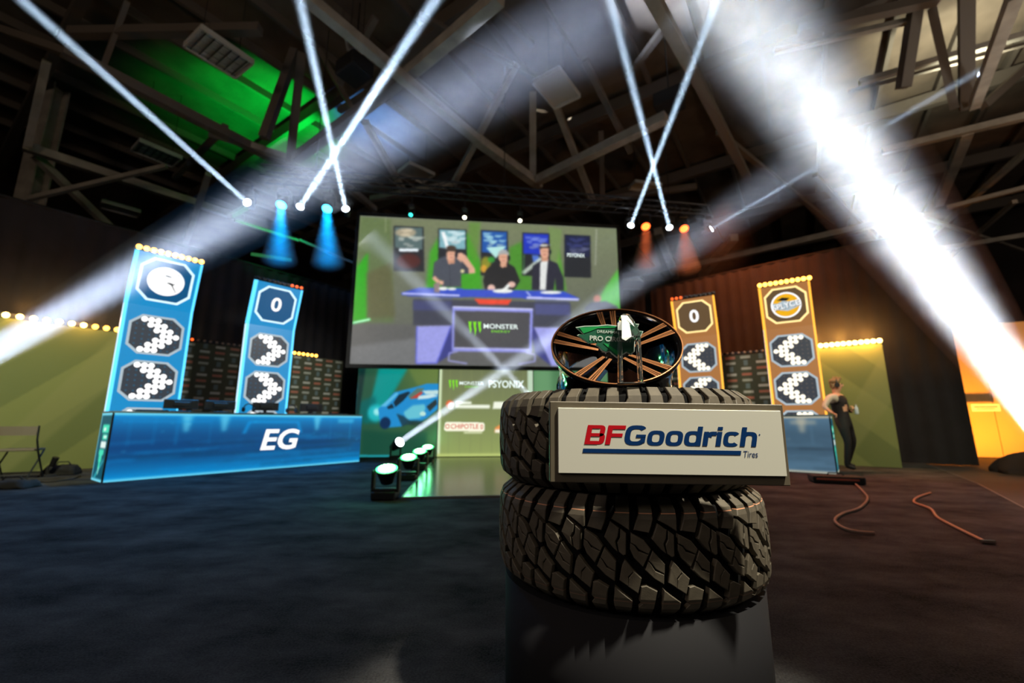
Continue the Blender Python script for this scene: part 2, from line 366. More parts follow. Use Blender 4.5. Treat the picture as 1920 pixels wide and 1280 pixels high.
fixture('fluorescent_light', 'largest fluorescent ceiling light with louvres, beside the green-lit roof', [(372, 52), (470, 118), (447, 147), (349, 92)], 9)
fixture('fluorescent_light', 'middle fluorescent ceiling light, above the white beam at left', [(258, 264), (337, 297), (328, 315), (248, 284)], 8.8)
fixture('fluorescent_light', 'small plain ceiling light lowest at left, above the cross braces', [(192, 378), (264, 398), (256, 411), (187, 389)], 8, louv=False)
fixture('air_diffuser', 'square pale air diffuser hanging right of the roof truss centre', [(1048, 130), (1087, 182), (1042, 207), (999, 157)], 9.2, louv=False)
fixture('air_diffuser', 'small pale square diffuser high between the crossing roof beams', [(648, 74), (682, 80), (686, 98), (652, 96)], 9.6, louv=False)
fixture('air_diffuser', 'wide shallow diffuser above the top left corner of the video screen', [(765, 308), (812, 330), (800, 342), (745, 326)], 9.2, louv=False)
fixture('air_diffuser', 'wide shallow diffuser above the right group of moving lights', [(1190, 338), (1240, 345), (1232, 372), (1176, 352)], 9.2, louv=False)
def black_speaker(px, py, z, lab):
    c = at_z(px, py, z); t = thing('ceiling_speaker', lab, 'speaker', c, AZ); L = Matrix.Translation(c) @ Matrix.Rotation(-AZ, 4, 'Z')
    bm = BM(); box(bm, (0, 0, 0), (.7, .6, .4)); bevel(bm, .03); obj('cabinet', bm, M_['matte'], t, L)
    bm = BM(); cyl(bm, (0, 0, .2), (0, 0, 11.1 - z), .02, n=6); obj('hanger', bm, M_['black'], t, L)
black_speaker(665, 130, 9.2, 'black loudspeaker hanging from the roof beside the left crossed beams')
black_speaker(1255, 190, 9.2, 'black loudspeaker hanging from the roof beside the right crossed beams')

# ------------------------------------------------------------------ black drapes (pleated cloth on a rail)
def drape(name, label, pts, h, amp=.03, pitch=.30):
    t = thing(name, label, 'curtain', (pts[0][0], pts[0][1], 0))
    P = [Vector((x, y, 0)) for x, y in pts]; path = []
    for a, b in zip(P, P[1:]):
        n = max(2, int((b - a).length / (pitch / 4)))
        path += [(a.lerp(b, i / n), (b - a).normalized()) for i in range(n)]
    bm = BM(); prev = None
    for i, (p, d) in enumerate(path):
        nn = Vector((-d.y, d.x, 0)); o = math.sin(i * math.pi / 2 + .6 * math.sin(i * .37)) * amp
        q = p + nn * o; col_ = [bm.verts.new((q.x + nn.x * .02 * (z == 0), q.y, z)) for z in (0, h * .5, h)]
        if prev: 
            for k in range(2): bm.faces.new((prev[k], col_[k], col_[k + 1], prev[k + 1]))
        prev = col_
    obj('cloth', bm, M_['drape'], t, smooth=True)
    bm = BM(); tube(bm, [(p.x, p.y, h + .02) for p in P], .03, 8); obj('rail', bm, M_['black'], t)
M_['drape'] = mat('black_drape', (26, 24, 28), .9, noise=(3, .2))
nL = Vector((math.sin(R(54)), -math.cos(R(54)), 0)); uL = Vector((math.cos(R(54)), math.sin(R(54)), 0))
nR = Vector((-math.sin(R(37)), -math.cos(R(37)), 0)); uR = Vector((math.cos(R(37)), -math.sin(R(37)), 0))
A_L = Vector((-5.94, 6.45, 0)); A_R = Vector((5.49, 7.49, 0))
wl = A_L - nL * 3.4
p0 = wl - uL * 4.5; p1 = wl + uL * 6.6
drape('stage_drape', 'tall black pleated drape behind the left green wall and towers', [(p0.x, p0.y), (p1.x, p1.y)], 5.0)
drape('stage_drape', 'tall black pleated drape across the back behind the video screen', [(p1.x + .1, p1.y + .1), (-1, 13.6), (4.4, 13.4)], 5.1)
q1 = Vector((10.1, 8.7, 0))
drape('stage_drape', 'tall black pleated drape behind the orange towers, ending by the orange light', [(4.5, 13.3), (8.6, 9.6), (9.55, 8.95)], 5.1)

# ------------------------------------------------------------------ printed scenic walls
def wallpanel(name, label, O, U, w, h, paint, nx, ny, lit=False, th=.08, M=None):
    t = thing(name, label, 'wall panel', O, math.atan2(U.y, U.x))
    cv = Canvas(O, U, (0, 0, 1), w, h, nx, ny); paint(cv)
    bm = BM(); box(bm, (w / 2, h / 2, -th / 2 - .003), (w, h, th)); obj('panel', bm, M_['black'], t, cv.M())
    obj('print', cv.mesh('print'), M, t, cv.M()); return t, cv
M_['print'] = printed('vinyl_print', lit=False, rough=.7)
def stripes(cv):
    cv.a[:] = (122, 132, 78)
    a = cv.w / cv.h
    for k in range(-3, 9):
        x = k * .62
        cv.poly([(x / a, 0), ((x + .30) / a, 0), ((x + 1.3) / a, 1), ((x + 1.0) / a, 1)] if cv.flip else [((x + 1) / a, 0), ((x + 1.30) / a, 0), ((x + .3) / a, 1), (x / a, 1)], (104, 116, 68), 1, 0, uv=True)
    for k in range(0, 3):
        x = k * 1.7
        cv.poly([(x / a, 0), ((x + .18) / a, 0), ((x + .9) / a, 1), ((x + .6) / a, 1)], (132, 138, 88), .6, 1, uv=True)
def greenL(cv): cv.flip = True; stripes(cv)
def greenR(cv): cv.flip = False; stripes(cv)
gl = A_L - nL * 2.86 - uL * 1.15
wallpanel('green_wall', 'olive green wall with diagonal stripes behind the folding chair', gl, uL, 2.35, 2.66, greenL, 90, 90, M=M_['print'])
def logos(cv):
    cv.a[:] = (66, 70, 50); cols = int(cv.w / .30); rows = int(cv.h / .13)
    for r in range(rows):
        for c in range(cols):
            x = (c + .5) / cols; y = (r + .5) / rows; k = (r * 2 + c * 3) % 7; s = .33 / cols; t = .22 / rows
            q = (r * 3 + c * 5) % 4
            colr = [(215, 215, 205), (200, 118, 96), (190, 194, 182), (110, 132, 140)][q]
            if q == 3: cv.rect(x - s * .4, y - t * 2, x + s * .4, y + t * 2, colr, .8, uv=True)
            else: cv.rect(x - s, y - t, x + s, y + t, colr, .85, uv=True)
ll = gl + uL * 2.36
wallpanel('sponsor_wall', 'dark sponsor logo wall behind the blue desk and towers', ll, uL, 4.3, 2.66, logos, 300, 170, M=M_['print'])
gr = Vector((7.52, 8.53, 0))
wallpanel('green_wall', 'olive green wall with diagonal stripes behind the person at right', gr - uR * 1.35, uR, 1.35, 2.45, greenR, 70, 90, M=M_['print'])
wallpanel('sponsor_wall', 'dark sponsor logo wall behind the orange towers', gr - uR * 4.9, uR, 3.54, 2.45, logos, 260, 170, M=M_['print'])

# ------------------------------------------------------------------ rows of small lamps
M_['lamp_on'] = emat('amber_lamp', (255, 176, 70), 7); M_['lamp_red'] = emat('amber_lamp_dim', (255, 96, 34), 2.2); M_['lamp_off'] = mat('lamp_off', (150, 130, 120), .3)
M_['lamp_hot'] = emat('amber_lamp_hot', (255, 205, 110), 12)
def lampbar(label, a, b, n, states, r=.035, cat='lamp bar'):
    a, b = Vector(a), Vector(b); u = (b - a).normalized(); L = (b - a).length
    t = thing('lamp_bar', label, cat, a, math.atan2(u.y, u.x)); M = Matrix.Translation(a) @ Matrix.Rotation(math.atan2(u.y, u.x), 4, 'Z')
    bm = BM(); box(bm, (L / 2, .04, .0), (L, .05, r * 1.7)); obj('housing', bm, M_['black'], t, M)
    protos = {}
    for i in range(n):
        s = states(i)
        if s not in protos:
            bm = BM(); ball(bm, (0, 0, 0), r, 10, (1, .8, 1)); me = bpy.data.meshes.new('lamp'); bm.to_mesh(me); bm.free(); me.materials.append(M_[s]); protos[s] = me
        obj('lamp', protos[s], None, t, M @ Matrix.Translation(((i + .5) * L / n, 0, 0)), bake=False)
    return t
top = Vector((0, 0, 2.66 + .05))
lampbar('row of amber lamps along top of left green wall', gl + top, gl + uL * 2.3 + top, 14, lambda i: 'lamp_hot' if i < 7 else 'lamp_on', .05)
lampbar('row of mostly unlit lamps on sponsor wall between the blue towers', ll + uL * .3 + top, ll + uL * 1.9 + top, 13, lambda i: 'lamp_red' if i < 2 else 'lamp_off', .03)
lampbar('row of amber lamps on sponsor wall right of second blue tower', ll + uL * 2.15 + top, ll + uL * 3.5 + top, 11, lambda i: 'lamp_on', .04)
top = Vector((0, 0, 2.45 + .05))
lampbar('long row of amber lamps along top of right green wall', gr - uR * 1.35 + top, gr + uR * .02 + top, 14, lambda i: 'lamp_hot', .048)
lampbar('row of mostly unlit lamps on sponsor wall between the orange towers', gr - uR * 3.3 + top, gr - uR * 1.8 + top, 12, lambda i: 'lamp_red' if i > 9 else 'lamp_off', .03)
lampbar('three amber lamps on sponsor wall left of small orange tower', gr - uR * 4.9 + top, gr - uR * 4.1 + top, 7, lambda i: 'lamp_on', .03)

# ------------------------------------------------------------------ score towers
def octagon(cx, cy, rx, ry, c=.42):
    return [(cx - rx * (1 - c), cy + ry), (cx + rx * (1 - c), cy + ry), (cx + rx, cy + ry * (1 - c)), (cx + rx, cy - ry * (1 - c)), (cx + rx * (1 - c), cy - ry), (cx - rx * (1 - c), cy - ry), (cx - rx, cy - ry * (1 - c)), (cx - rx, cy + ry * (1 - c))]
M_['blue_face'] = emat('blue_lightbox', (20, 142, 204), 1.0, True); M_['blue_edge'] = emat('blue_edge', (90, 205, 255), 1.6); M_['blue_dark'] = emat('blue_panel', (4, 88, 140), .9)
M_['white_line'] = emat('white_line', (215, 245, 255), 1.25); M_['grey_line'] = emat('grey_line', (186, 204, 214), .9); M_['dot'] = emat('light_dot', (255, 255, 255), 1.5)
M_['slate'] = emat('slate_panel', (58, 64, 74), .9); M_['dim_dot'] = emat('dim_dot', (46, 92, 120), .9); M_['dim_dot_o'] = emat('dim_dot_grey', (96, 90, 84), .9)
M_['or_face'] = emat('orange_lightbox', (176, 118, 66), .95, True); M_['or_edge'] = emat('orange_edge', (255, 176, 60), 1.7); M_['or_dark'] = emat('brown_panel', (108, 84, 56), .9)
M_['or_line'] = emat('orange_line', (255, 224, 150), 1.5); M_['dot_o'] = emat('warm_dot', (255, 246, 224), 1.5); M_['white'] = emat('lit_white', (255, 255, 255), 1.2)
M_['ink'] = emat('ink', (20, 26, 30), .5); M_['yellow'] = emat('logo_yellow', (246, 182, 28), 1); M_['blue_side'] = emat('blue_side', (196, 232, 255), 1.3)
dotme = {}
def tower(label, base, u, n, pal, top_kind, w=.96, zk=2.82, zt=3.77, tilt=.33, mirror=False):
    t = thing('score_tower', label, 'light tower', base, math.atan2(u.y, u.x)); Z = Vector((0, 0, 1))
    face, edge, darkm, line, dot, dim = pal
    low = basis(base, u, Z); Vt = (Z * (zt - zk) + n * tilt); hT = Vt.length; up = basis(base + Z * zk, u, Vt)
    th = .07
    bm = BM(); box(bm, (w / 2, zk / 2, -th / 2 - .004), (w, zk, th)); o = obj('lower_box', bm, M_['black'], t, low)
    bm = BM(); box(bm, (w / 2, hT / 2, -th / 2 - .004), (w, hT, th)); obj('upper_box', bm, M_['black'], t, up)
    for M, h, nm in ((low, zk, 'lower_face'), (up, hT, 'upper_face')):
        bm = BM(); vs = [bm.verts.new(p) for p in ((0, 0, 0), (w, 0, 0), (w, h, 0), (0, h, 0))]; bm.faces.new(vs); obj(nm, bm, face, t, M)
        for x in (.0, w):
            bm = BM(); box(bm, (x + (.018 if x == 0 else -.018), h / 2, .006), (.045 if x == 0 else .036, h, .02)); obj('light_edge', bm, edge, t, M)
    bm = BM(); box(bm, (-.006, zk / 2, -th / 2), (.008, zk, th)); obj('side_glow', bm, M_['blue_side'], t, low)
    bm = BM(); box(bm, (-.006, hT / 2, -th / 2), (.008, hT, th)); obj('side_glow', bm, M_['blue_edge'] if not mirror else edge, t, up)
    def octo(M, cy, ry, lm, dm):
        bm = BM(); rx = .385; cx = w / 2; o = octagon(cx, cy, rx, ry); i = octagon(cx, cy, rx - .035, ry - .035)
        prism(bm, i, .002, .006); a = obj('octagon_panel', bm, dm, t, M)
        bm = BM(); ring2d(bm, o, i, .002, .016); obj('octagon_frame', bm, lm, t, M)
    octo(up, hT * .52, hT * .41, line, darkm)
    for cy in (zk - .50, zk - 1.30, zk - 2.10):
        octo(low, cy, .345, M_['grey_line'], M_['slate'])
        S = [1, 2, 3, 4, 3, 2, 1]; lit = set()
        for r_, s in enumerate(S):
            for k in range(3): lit.add(((6 - (s + k)) if mirror else (s + k), r_))
        bm = BM(); px, py = .094, .088
        if dot not in dotme:
            b2 = BM(); disc(b2, (0, 0, 0), .046, 14); g = bmesh.ops.extrude_face_region(b2, geom=b2.faces[:]); bmesh.ops.translate(b2, verts=[v for v in g['geom'] if isinstance(v, bmesh.types.BMVert)], vec=(0, 0, .006))
            me = bpy.data.meshes.new('light_dot'); b2.to_mesh(me); b2.free(); me.materials.append(dot); dotme[dot] = me
        for r_ in range(7):
            for c_ in range(7):
                x = w / 2 + (c_ - 3) * px; y = cy + (3 - r_) * py
                if (c_, r_) in lit: obj('light_dot', dotme[dot], None, t, low @ Matrix.Translation((x, y, .009)), bake=False)
                elif not ((c_ in (0, 6)) and (r_ in (0, 6))): disc(bm, (x, y, .0085), .017, 6)
        g = obj('unlit_dot_grid', bm, dim, t, low); g['kind'] = 'stuff'
    L = up @ Matrix.Translation((w / 2, hT * .52, .01))
    if top_kind == 'zero':
        obj('lettering', text_mesh('0', .40, .022, 0, 1.05), M_['white'], t, L)
    elif top_kind == 'bird':
        bm = BM(); disc(bm, (0, 0, 0), .265, 32, .95); e = obj('emblem', bm, M_['white'], t, L)
        bm = BM()
        for pts in ([(-.05, .10), (.0, .115), (.06, .10), (.10, .115), (.05, .085), (0, .09)], [(.0, -.02), (.05, -.005), (.11, -.02), (.14, -.01), (.10, -.05), (.16, -.15), (.15, -.155), (.08, -.05), (.05, -.035)], [(.13, .14), (.15, .15), (.15, .13)]):
            prism(bm, pts, .002, .004)
        ring2d(bm, [(.235 * math.cos(a), .222 * math.sin(a)) for a in np.linspace(0, 6.28, 40, endpoint=False)], [(.230 * math.cos(a), .217 * math.sin(a)) for a in np.linspace(0, 6.28, 40, endpoint=False)], .002)
        obj('emblem_bird', bm, M_['ink'], t, L)
    else:
        bm = BM(); disc(bm, (0, 0, 0), .275, 32); obj('emblem', bm, M_['white'], t, L)
        bm = BM(); disc(bm, (0, 0, .002), .245, 32); obj('emblem_field', bm, M_['grey_line'], t, L)
        bm = BM()
        prism(bm, [(.24 * math.cos(a), .24 * math.sin(a)) for a in np.linspace(.2, 2.9, 14)] + [(-.15, .05), (-.05, .10), (.05, .07), (.16, .08)], .003, .005)
        prism(bm, [(.24 * math.cos(a), .24 * math.sin(a)) for a in np.linspace(3.4, 6.1, 14)] + [(.14, -.09), (.02, -.13), (-.10, -.10)], .003, .005)
        obj('emblem_swirl', bm, M_['yellow'], t, L)
        bm = BM(); prism(bm, [(-.16, .12), (-.05, .17), (.08, .14), (.02, .09), (-.08, .10)], .006, .007); obj('emblem_ink', bm, M_['ink'], t, L)  # dark printed shape in the emblem
        obj('lettering_outline', text_mesh('SPLYCE', .165, .022, 0, .92), M_['ink'], t, L @ Matrix.Translation((.01, -.02, .007)) @ Matrix.Rotation(R(9), 4, 'Z'))  # dark printed outline of the letters
        obj('lettering', text_mesh('SPLYCE', .165, .008, 0, .92), M_['white'], t, L @ Matrix.Translation((0, -.012, .010)) @ Matrix.Rotation(R(9), 4, 'Z'))
    return up, hT
uT = Vector((math.cos(R(51)), math.sin(R(51)), 0)); nT = Vector((uT.y, -uT.x, 0))
PB = (M_['blue_face'], M_['blue_edge'], M_['blue_dark'], M_['white_line'], M_['dot'], M_['dim_dot'])
PO = (M_['or_face'], M_['or_edge'], M_['or_dark'], M_['or_line'], M_['dot_o'], M_['dim_dot_o'])
def tower_at(tp, Yt, u, n, **k):
    tp = at_y(*tp, Yt); b = Vector((tp.x, tp.y, 0)) - n * k['tilt']; return tower(base=b, u=u, n=n, zt=tp.z, **k)
up1, h1 = tower_at((256, 467), 6.85, uT, nT, tilt=.22, label='tall blue light tower with round white emblem on top', pal=PB, top_kind='bird', zk=2.86)
up2, h2 = tower_at((480, 524), 8.4, uT, nT, tilt=.22, label='shorter blue light tower with a zero on top', pal=PB, top_kind='zero', zk=2.86)
uO = Vector((math.cos(R(-34)), math.sin(R(-34)), 0)); nO = Vector((uO.y, -uO.x, 0))
up3, h3 = tower_at((1258, 565), 10.0, uO, nO, tilt=.22, label='smaller orange light tower with a zero on top', pal=PO, top_kind='zero', zk=2.86, mirror=True)
up4, h4 = tower_at((1422, 540), 9.0, uO, nO, tilt=.22, label='tall orange light tower with round team logo on top', pal=PO, top_kind='logo', zk=2.86, mirror=True, w=.93)
for up, h, lab, f, r in ((up1, h1, 'row of amber lamps on top of tall blue tower', lambda i: 'lamp_on', .043), (up2, h2, 'row of lamps on top of shorter blue tower, four lit', lambda i: 'lamp_red' if i > 6 else 'lamp_off2', .03), (up3, h3, 'row of lamps on top of smaller orange tower, three lit', lambda i: 'lamp_red' if i < 3 else 'lamp_off2', .032), (up4, h4, 'row of amber lamps on top of tall orange tower', lambda i: 'lamp_on', .046)):
    M_.setdefault('lamp_off2', mat('lamp_dark', (34, 26, 24), .3))
    a = up @ Vector((-.02, h + .055, -.02)); b = up @ Vector((.98, h + .055, -.02)); lampbar(lab, a, b, 10, f, r)

# ------------------------------------------------------------------ desks with lit printed fronts
M_['screen_print'] = printed('lit_print', 1.0, True, .4, sample=True)
M_['screen_ns'] = printed('lit_screen', 1.0, True, .3)
def desk(label, base, u, n, L, H, cols, bright, txt, flip=False):
    t = thing('team_desk', label, 'desk', base, math.atan2(u.y, u.x)); Z = Vector((0, 0, 1)); D = .62
    M = basis(base, u, Z)
    cv = Canvas(base, u, Z, L, H, 240, 70); deep, mid, hi = [np.array(c, float) for c in cols]
    rng = np.random.RandomState(3 if not flip else 5); cv.a[:] = deep
    g = (cv.Y ** 1.0)[..., None]; cv.a = deep * (1 - .0) + (mid - deep) * (.02 + .98 * np.abs(g * 2 - 1) ** 1.7)
    for i in range(46):
        y = rng.rand() * .62; x = rng.rand() * 1.1 - .1; l = .15 + rng.rand() * .4; th = .008 + .02 * rng.rand()
        c = mid if rng.rand() < .55 else deep * .6
        cv.poly([(x, y), (x + l, y + .05 - .02), (x + l, y + th + .03), (x, y + th)], c, .45, 3, uv=True)
    for x in (.22, .35, .75) if not flip else (.28, .62, .9):
        cv.poly([(x - .018, .97), (x + .018, .97), (x + .006, .70), (x - .006, .70)], hi, .6, 4, uv=True)
    for x in (.05, .12, .19, .30, .82, .93): cv.rect(x, .5, x + .003, .93, mid, .6, 1, uv=True)
    cv.rect(.03, .86, .30, .875, mid, .6, 1, uv=True); cv.rect(.86, .84, .95, .93, hi, .35, 2, uv=True)
    if not flip: cv.poly([(.42, .66), (.44, .88), (.66, .88), (.68, .66), (.665, .66), (.65, .84), (.45, .84), (.435, .66)], mid, .7, 1, uv=True)
    for i in range(14): 
        x, y = rng.rand(2); cv.ell2(x, .08 + y * .84, .004, .012, hi) if hasattr(cv, 'ell2') else cv.rect(x, y, x + .005, y + .02, hi, .5, 1, uv=True)
    cv.rect(0, 0, 1, .035, hi, .9, 1, uv=True); cv.rect(0, .965, 1, 1, hi, 1, 1, uv=True)
    sx0 = 0 if flip else L
    bm = BM(); box(bm, (L / 2, H / 2, -D / 2 - .012), (L - .03, H - .03, D)); obj('desk_body', bm, M_['black'], t, M)
    bm = BM(); box(bm, (L / 2, H + .012, -D / 2), (L + .02, .03, D + .03)); obj('desk_top', bm, M_['desk_top'], t, M)
    obj('front_panel', cv.mesh('front_panel'), M_['screen_print'], t, cv.M())
    ex = 0 if not flip else L; s = -1 if not flip else 1
    E = basis(base + u * (ex + s * .004) - (n * D if not flip else n * 0), n if not flip else -n, Z)
    O2 = base + u * (ex + s * .004) - (n * D if not flip else n * 0)
    c2 = Canvas(O2, n if not flip else -n, Z, D, H, 60, 90); c2.a[:] = (8, 84, 104)
    c2.rect(0, 0, 1, .04, hi, 1, 1, uv=True); c2.rect(0, .96, 1, 1, hi, 1, 1, uv=True); c2.rect(0, 0, .05, 1, hi, .9, 1, uv=True)
    c2.poly([(.15, .05), (.8, .34), (.85, .3), (.3, .03)], (60, 190, 200), .7, 2, uv=True)
    gr_ = (70, 230, 190)
    for (a, b, c_, d, k) in ((.28, .70, .86, .82, gr_), (.40, .60, .82, .68, gr_), (.34, .48, .80, .58, (240, 255, 250)), (.3, .38, .72, .46, gr_), (.36, .28, .62, .40, gr_), (.42, .18, .56, .30, gr_), (.46, .10, .52, .2, (180, 250, 220)), (.4, .73, .6, .78, (240, 255, 250)), (.5, .62, .74, .66, (240, 255, 250))):
        c2.rect(a, b, c_, d, k, .95, 1, uv=True)
    obj('end_panel', c2.mesh('end_panel'), M_['screen_print'], t, c2.M())
    for e, nm in ((.0, 'corner_trim'),):
        bm = BM(); box(bm, (ex, H / 2, .004), (.022, H, .02)); obj(nm, bm, M_['black'], t, M)
    if txt:
        obj('lettering', text_mesh(txt, .52, .024, .18, 1.1), M_['white'], t, M @ Matrix.Translation((L * .575, H * .52, .008)))
    return t, M
M_['desk_top'] = mat('desk_top', (120, 150, 170), .25)
desk('long blue lit team desk with the white letters EG', A_L, uL, nL, 4.27, 1.0, [(0, 62, 122), (0, 150, 222), (130, 230, 255)], 1, 'EG')
uDR = Vector((math.cos(R(-39)), math.sin(R(-39)), 0)); nDR = Vector((uDR.y, -uDR.x, 0))
desk('grey blue lit team desk at right, partly hidden by the tyres and sign', A_R - uDR * 4.27, uDR, nDR, 4.27, .965, [(58, 84, 104), (84, 118, 142), (196, 186, 160)], 1, None, flip=True)

# gear on the desks : monitors (backs to us), headsets
def monitor(lab, c, rz, w=.54, h=.33):
    t = thing('desktop_monitor', lab, 'monitor', c, rz, 'monitors on the team desks'); L = Matrix.Translation(c) @ Matrix.Rotation(rz, 4, 'Z')
    bm = BM(); box(bm, (0, 0, .015), (.26, .2, .02)); bevel(bm, .006); obj('foot', bm, M_['black'], t, L)
    bm = BM(); box(bm, (0, .02, .06), (.05, .04, .12)); obj('neck', bm, M_['black'], t, L)
    bm = BM(); box(bm, (0, 0, .06 + h / 2), (w, .03, h)); box(bm, (0, -.025, .06 + h / 2), (w * .5, .03, h * .5)); bevel(bm, .008); obj('shell', bm, M_['black'], t, L)
    bm = BM(); box(bm, (0, .017, .06 + h / 2), (w * .95, .004, h * .9)); obj('display', bm, M_['mon'], t, L)
M_['mon'] = emat('monitor_glow', (90, 120, 150), .8)
aL = math.atan2(uL.y, uL.x)
def ondesk(s, back): return A_L + uL * s - nL * back + Vector((0, 0, 1.03))
for s, lab in ((.95, 'black monitor low on the EG desk in front of the tall blue tower'), (1.55, 'black monitor on the EG desk between the two blue towers'), (2.35, 'black monitor on the EG desk in front of the shorter blue tower'), (3.3, 'black monitor near the right end of the EG desk')):
    p = ondesk(s, .44); monitor(lab, p, aL, .5, .16)
def headset(lab, c):
    t = thing('headset', lab, 'headset', c, aL); L = Matrix.Translation(c) @ Matrix.Rotation(aL, 4, 'Z')
    bm = BM(); tube(bm, [(.09 * math.cos(a), 0, .08 + .1 * math.sin(a)) for a in np.linspace(0, math.pi, 10)], .011, 6); obj('headband', bm, M_['black'], t, L)
    for s in (-1, 1):
        bm = BM(); cyl(bm, (s * .075, 0, .07), (s * .105, 0, .07), .045, n=12); obj('ear_cup', bm, M_['black'], t, L)
headset('black headset standing on the EG desk beside its second monitor', ondesk(1.98, .3)); headset('black headset standing on the EG desk right of the second tower', ondesk(2.8, .3))
def keyb(lab, c):
    t = thing('keyboard', lab, 'keyboard', c, aL); L = Matrix.Translation(c) @ Matrix.Rotation(aL, 4, 'Z')
    bm = BM(); box(bm, (0, 0, .012), (.42, .13, .022)); bevel(bm, .005); obj('keyboard_body', bm, M_['black'], t, L)
    bm = BM(); [box(bm, (-.18 + i * .026, -.04 + j * .026, .027), (.02, .02, .008)) for i in range(15) for j in range(4)]; k = obj('keys', bm, M_['matte'], t, L); k['kind'] = 'stuff'
keyb('black keyboard behind the front edge near the left end of the EG desk', ondesk(.5, .2)); keyb('black keyboard near the right end of the EG desk', ondesk(3.8, .2))

# ------------------------------------------------------------------ big video screen
S0 = at_y(653, 682, 10.4); S0.x = -.3835 * 10.4; aS = R(6.2); uS = Vector((math.cos(aS), math.sin(aS), 0)); nS = Vector((uS.y, -uS.x, 0))
SW, SH = 6.95, 3.93; S0.z = 2.27
vs_ = thing('video_screen', 'giant video screen showing three presenters behind a blue desk', 'screen', S0, aS)
cv = Canvas(S0, uS, (0, 0, 1), SW, SH, 460, 260); k3 = (640, 380, 1 / 3.5556); cv.k = k3
T = cv.Y[..., None]; cv.a = np.array((96, 98, 94.)) * (1 - T) + np.array((122, 130, 98.)) * T
cv.poly([(60, 800), (130, 88), (330, 110), (350, 800)], (96, 118, 70), .7, 8)
cv.poly([(60, 790), (90, 450), (180, 330), (170, 780)], (44, 176, 30), .9, 6)
cv.poly([(560, 600), (590, 330), (650, 230), (840, 200), (930, 400), (940, 590)], (62, 170, 34), .85, 10)
cv.poly([(1110, 590), (1120, 300), (1200, 260), (1290, 590)], (70, 150, 40), .8, 8)
cv.poly([(1400, 590), (1450, 300), (1500, 590)], (80, 168, 44), .8, 6)
cv.poly([(1680, 700), (1760, 560), (1860, 420), (1870, 720)], (84, 196, 60), .9, 6)
cv.poly([(1380, 160), (1470, 180), (1440, 520), (1390, 520)], (120, 150, 84), .7, 3)
cv.poly([(850, 130), (930, 130), (900, 420), (850, 330)], (96, 150, 52), .6, 4)
cv.poly([(170, 470), (330, 400), (360, 760), (180, 770)], (98, 96, 66), .8, 10)
cv.poly([(40, 805), (1880, 830), (1890, 1150), (40, 1080)], (98, 98, 98), .8, 8)
cv.poly([(40, 960), (500, 900), (500, 1090), (40, 1080)], (130, 132, 134), .6, 10)
cv.line([(298, 100), (296, 200)], 6, (170, 174, 140), .6, 1); cv.line([(1700, 178), (1692, 420)], 8, (180, 184, 170), .7, 1)
cv.line([(75, 800), (195, 775)], 16, (110, 250, 150), 1, 1); cv.line([(85, 798), (190, 776)], 6, (230, 255, 235), 1)
rng = np.random.RandomState(2)
for i, (x0, y0, x1, y1) in enumerate([(350, 155, 550, 460), (646, 172, 835, 440), (930, 182, 1110, 490), (1205, 198, 1388, 492), (1485, 212, 1660, 500)]):
    cv.poly([(x0, y0), (x1, y0 + 8), (x1 + 4, y1), (x0, y1 - 6)], (44, 46, 50), 1, 1)
    sky = [(190, 200, 190), (214, 236, 240), (176, 226, 232), (120, 140, 220), (60, 66, 120)][i]; mid_ = [(90, 110, 110), (130, 180, 190), (40, 90, 170), (40, 60, 190), (36, 40, 70)][i]
    h = y1 - y0
    cv.poly([(x0 + 8, y0 + 8), (x1 - 8, y0 + 14), (x1 - 8, y0 + h * .52), (x0 + 8, y0 + h * .48)], mid_, 1, 1)
    for k in range(16):
        a, b = rng.rand(2); cx, cy = x0 + 15 + a * (x1 - x0 - 60), y0 + 15 + b * h * .38
        cv.poly([(cx, cy), (cx + 30 + 40 * rng.rand(), cy + 3), (cx + 30, cy + 16 + 10 * rng.rand()), (cx, cy + 14)], sky if b < .55 else tuple(np.array(sky) * .6 + 60), .7, 1)
cv.rect(385, 306, 515, 326, (240, 250, 255), 1, 1); cv.ell(450, 390, 80, 50, (96, 44, 38), .8, 6)
cv.ell(430, 200, 70, 30, (220, 190, 150), .6, 4)
cv.poly([(665, 195), (690, 195), (720, 300), (700, 310)], (255, 255, 255), .9, 1)
cv.poly([(965, 300), (1100, 290), (1030, 372)], (190, 240, 232), .95, 1); cv.ell(965, 400, 34, 40, (150, 150, 50), .9, 3); cv.ell(950, 440, 22, 26, (230, 170, 60), .9, 2); cv.ell(1000, 380, 24, 20, (60, 160, 60), .9, 2)
cv.poly([(1270, 350), (1310, 350), (1330, 390), (1280, 400)], (90, 130, 230), .9, 2); cv.line([(1210, 470), (1300, 400), (1335, 370)], 26, (200, 214, 200), .9, 2); cv.line([(1215, 470), (1218, 340)], 6, (90, 160, 90), .8, 1)
# presenters (part of the broadcast picture)
def head(cx, cy, rx, ry, hair, band=False):
    cv.poly([(cx - 22, cy + ry * .6), (cx + 24, cy + ry * .6), (cx + 22, cy + ry + 22), (cx - 20, cy + ry + 22)], (206, 150, 122), 1, 1)
    cv.ell(cx, cy, rx, ry, (226, 172, 144), 1, 1)
    cv.poly([(cx - rx - 4, cy - ry * .2), (cx - rx, cy - ry * .8), (cx - rx * .4, cy - ry * 1.25), (cx + rx * .5, cy - ry * 1.25), (cx + rx + 4, cy - ry * .7), (cx + rx + 2, cy - ry * .1), (cx + rx * .7, cy - ry * .5), (cx - rx * .6, cy - ry * .5)], hair, 1, 1)
    cv.rect(cx - rx * .6, cy - 5, cx + rx * .6, cy + 1, (170, 110, 90), .6, 1); cv.rect(cx - rx * .35, cy + ry * .45, cx + rx * .35, cy + ry * .58, (170, 90, 84), .7, 1)
    cv.ell(cx + rx + 3, cy + 4, 9, 18, (34, 36, 44), 1, 1)
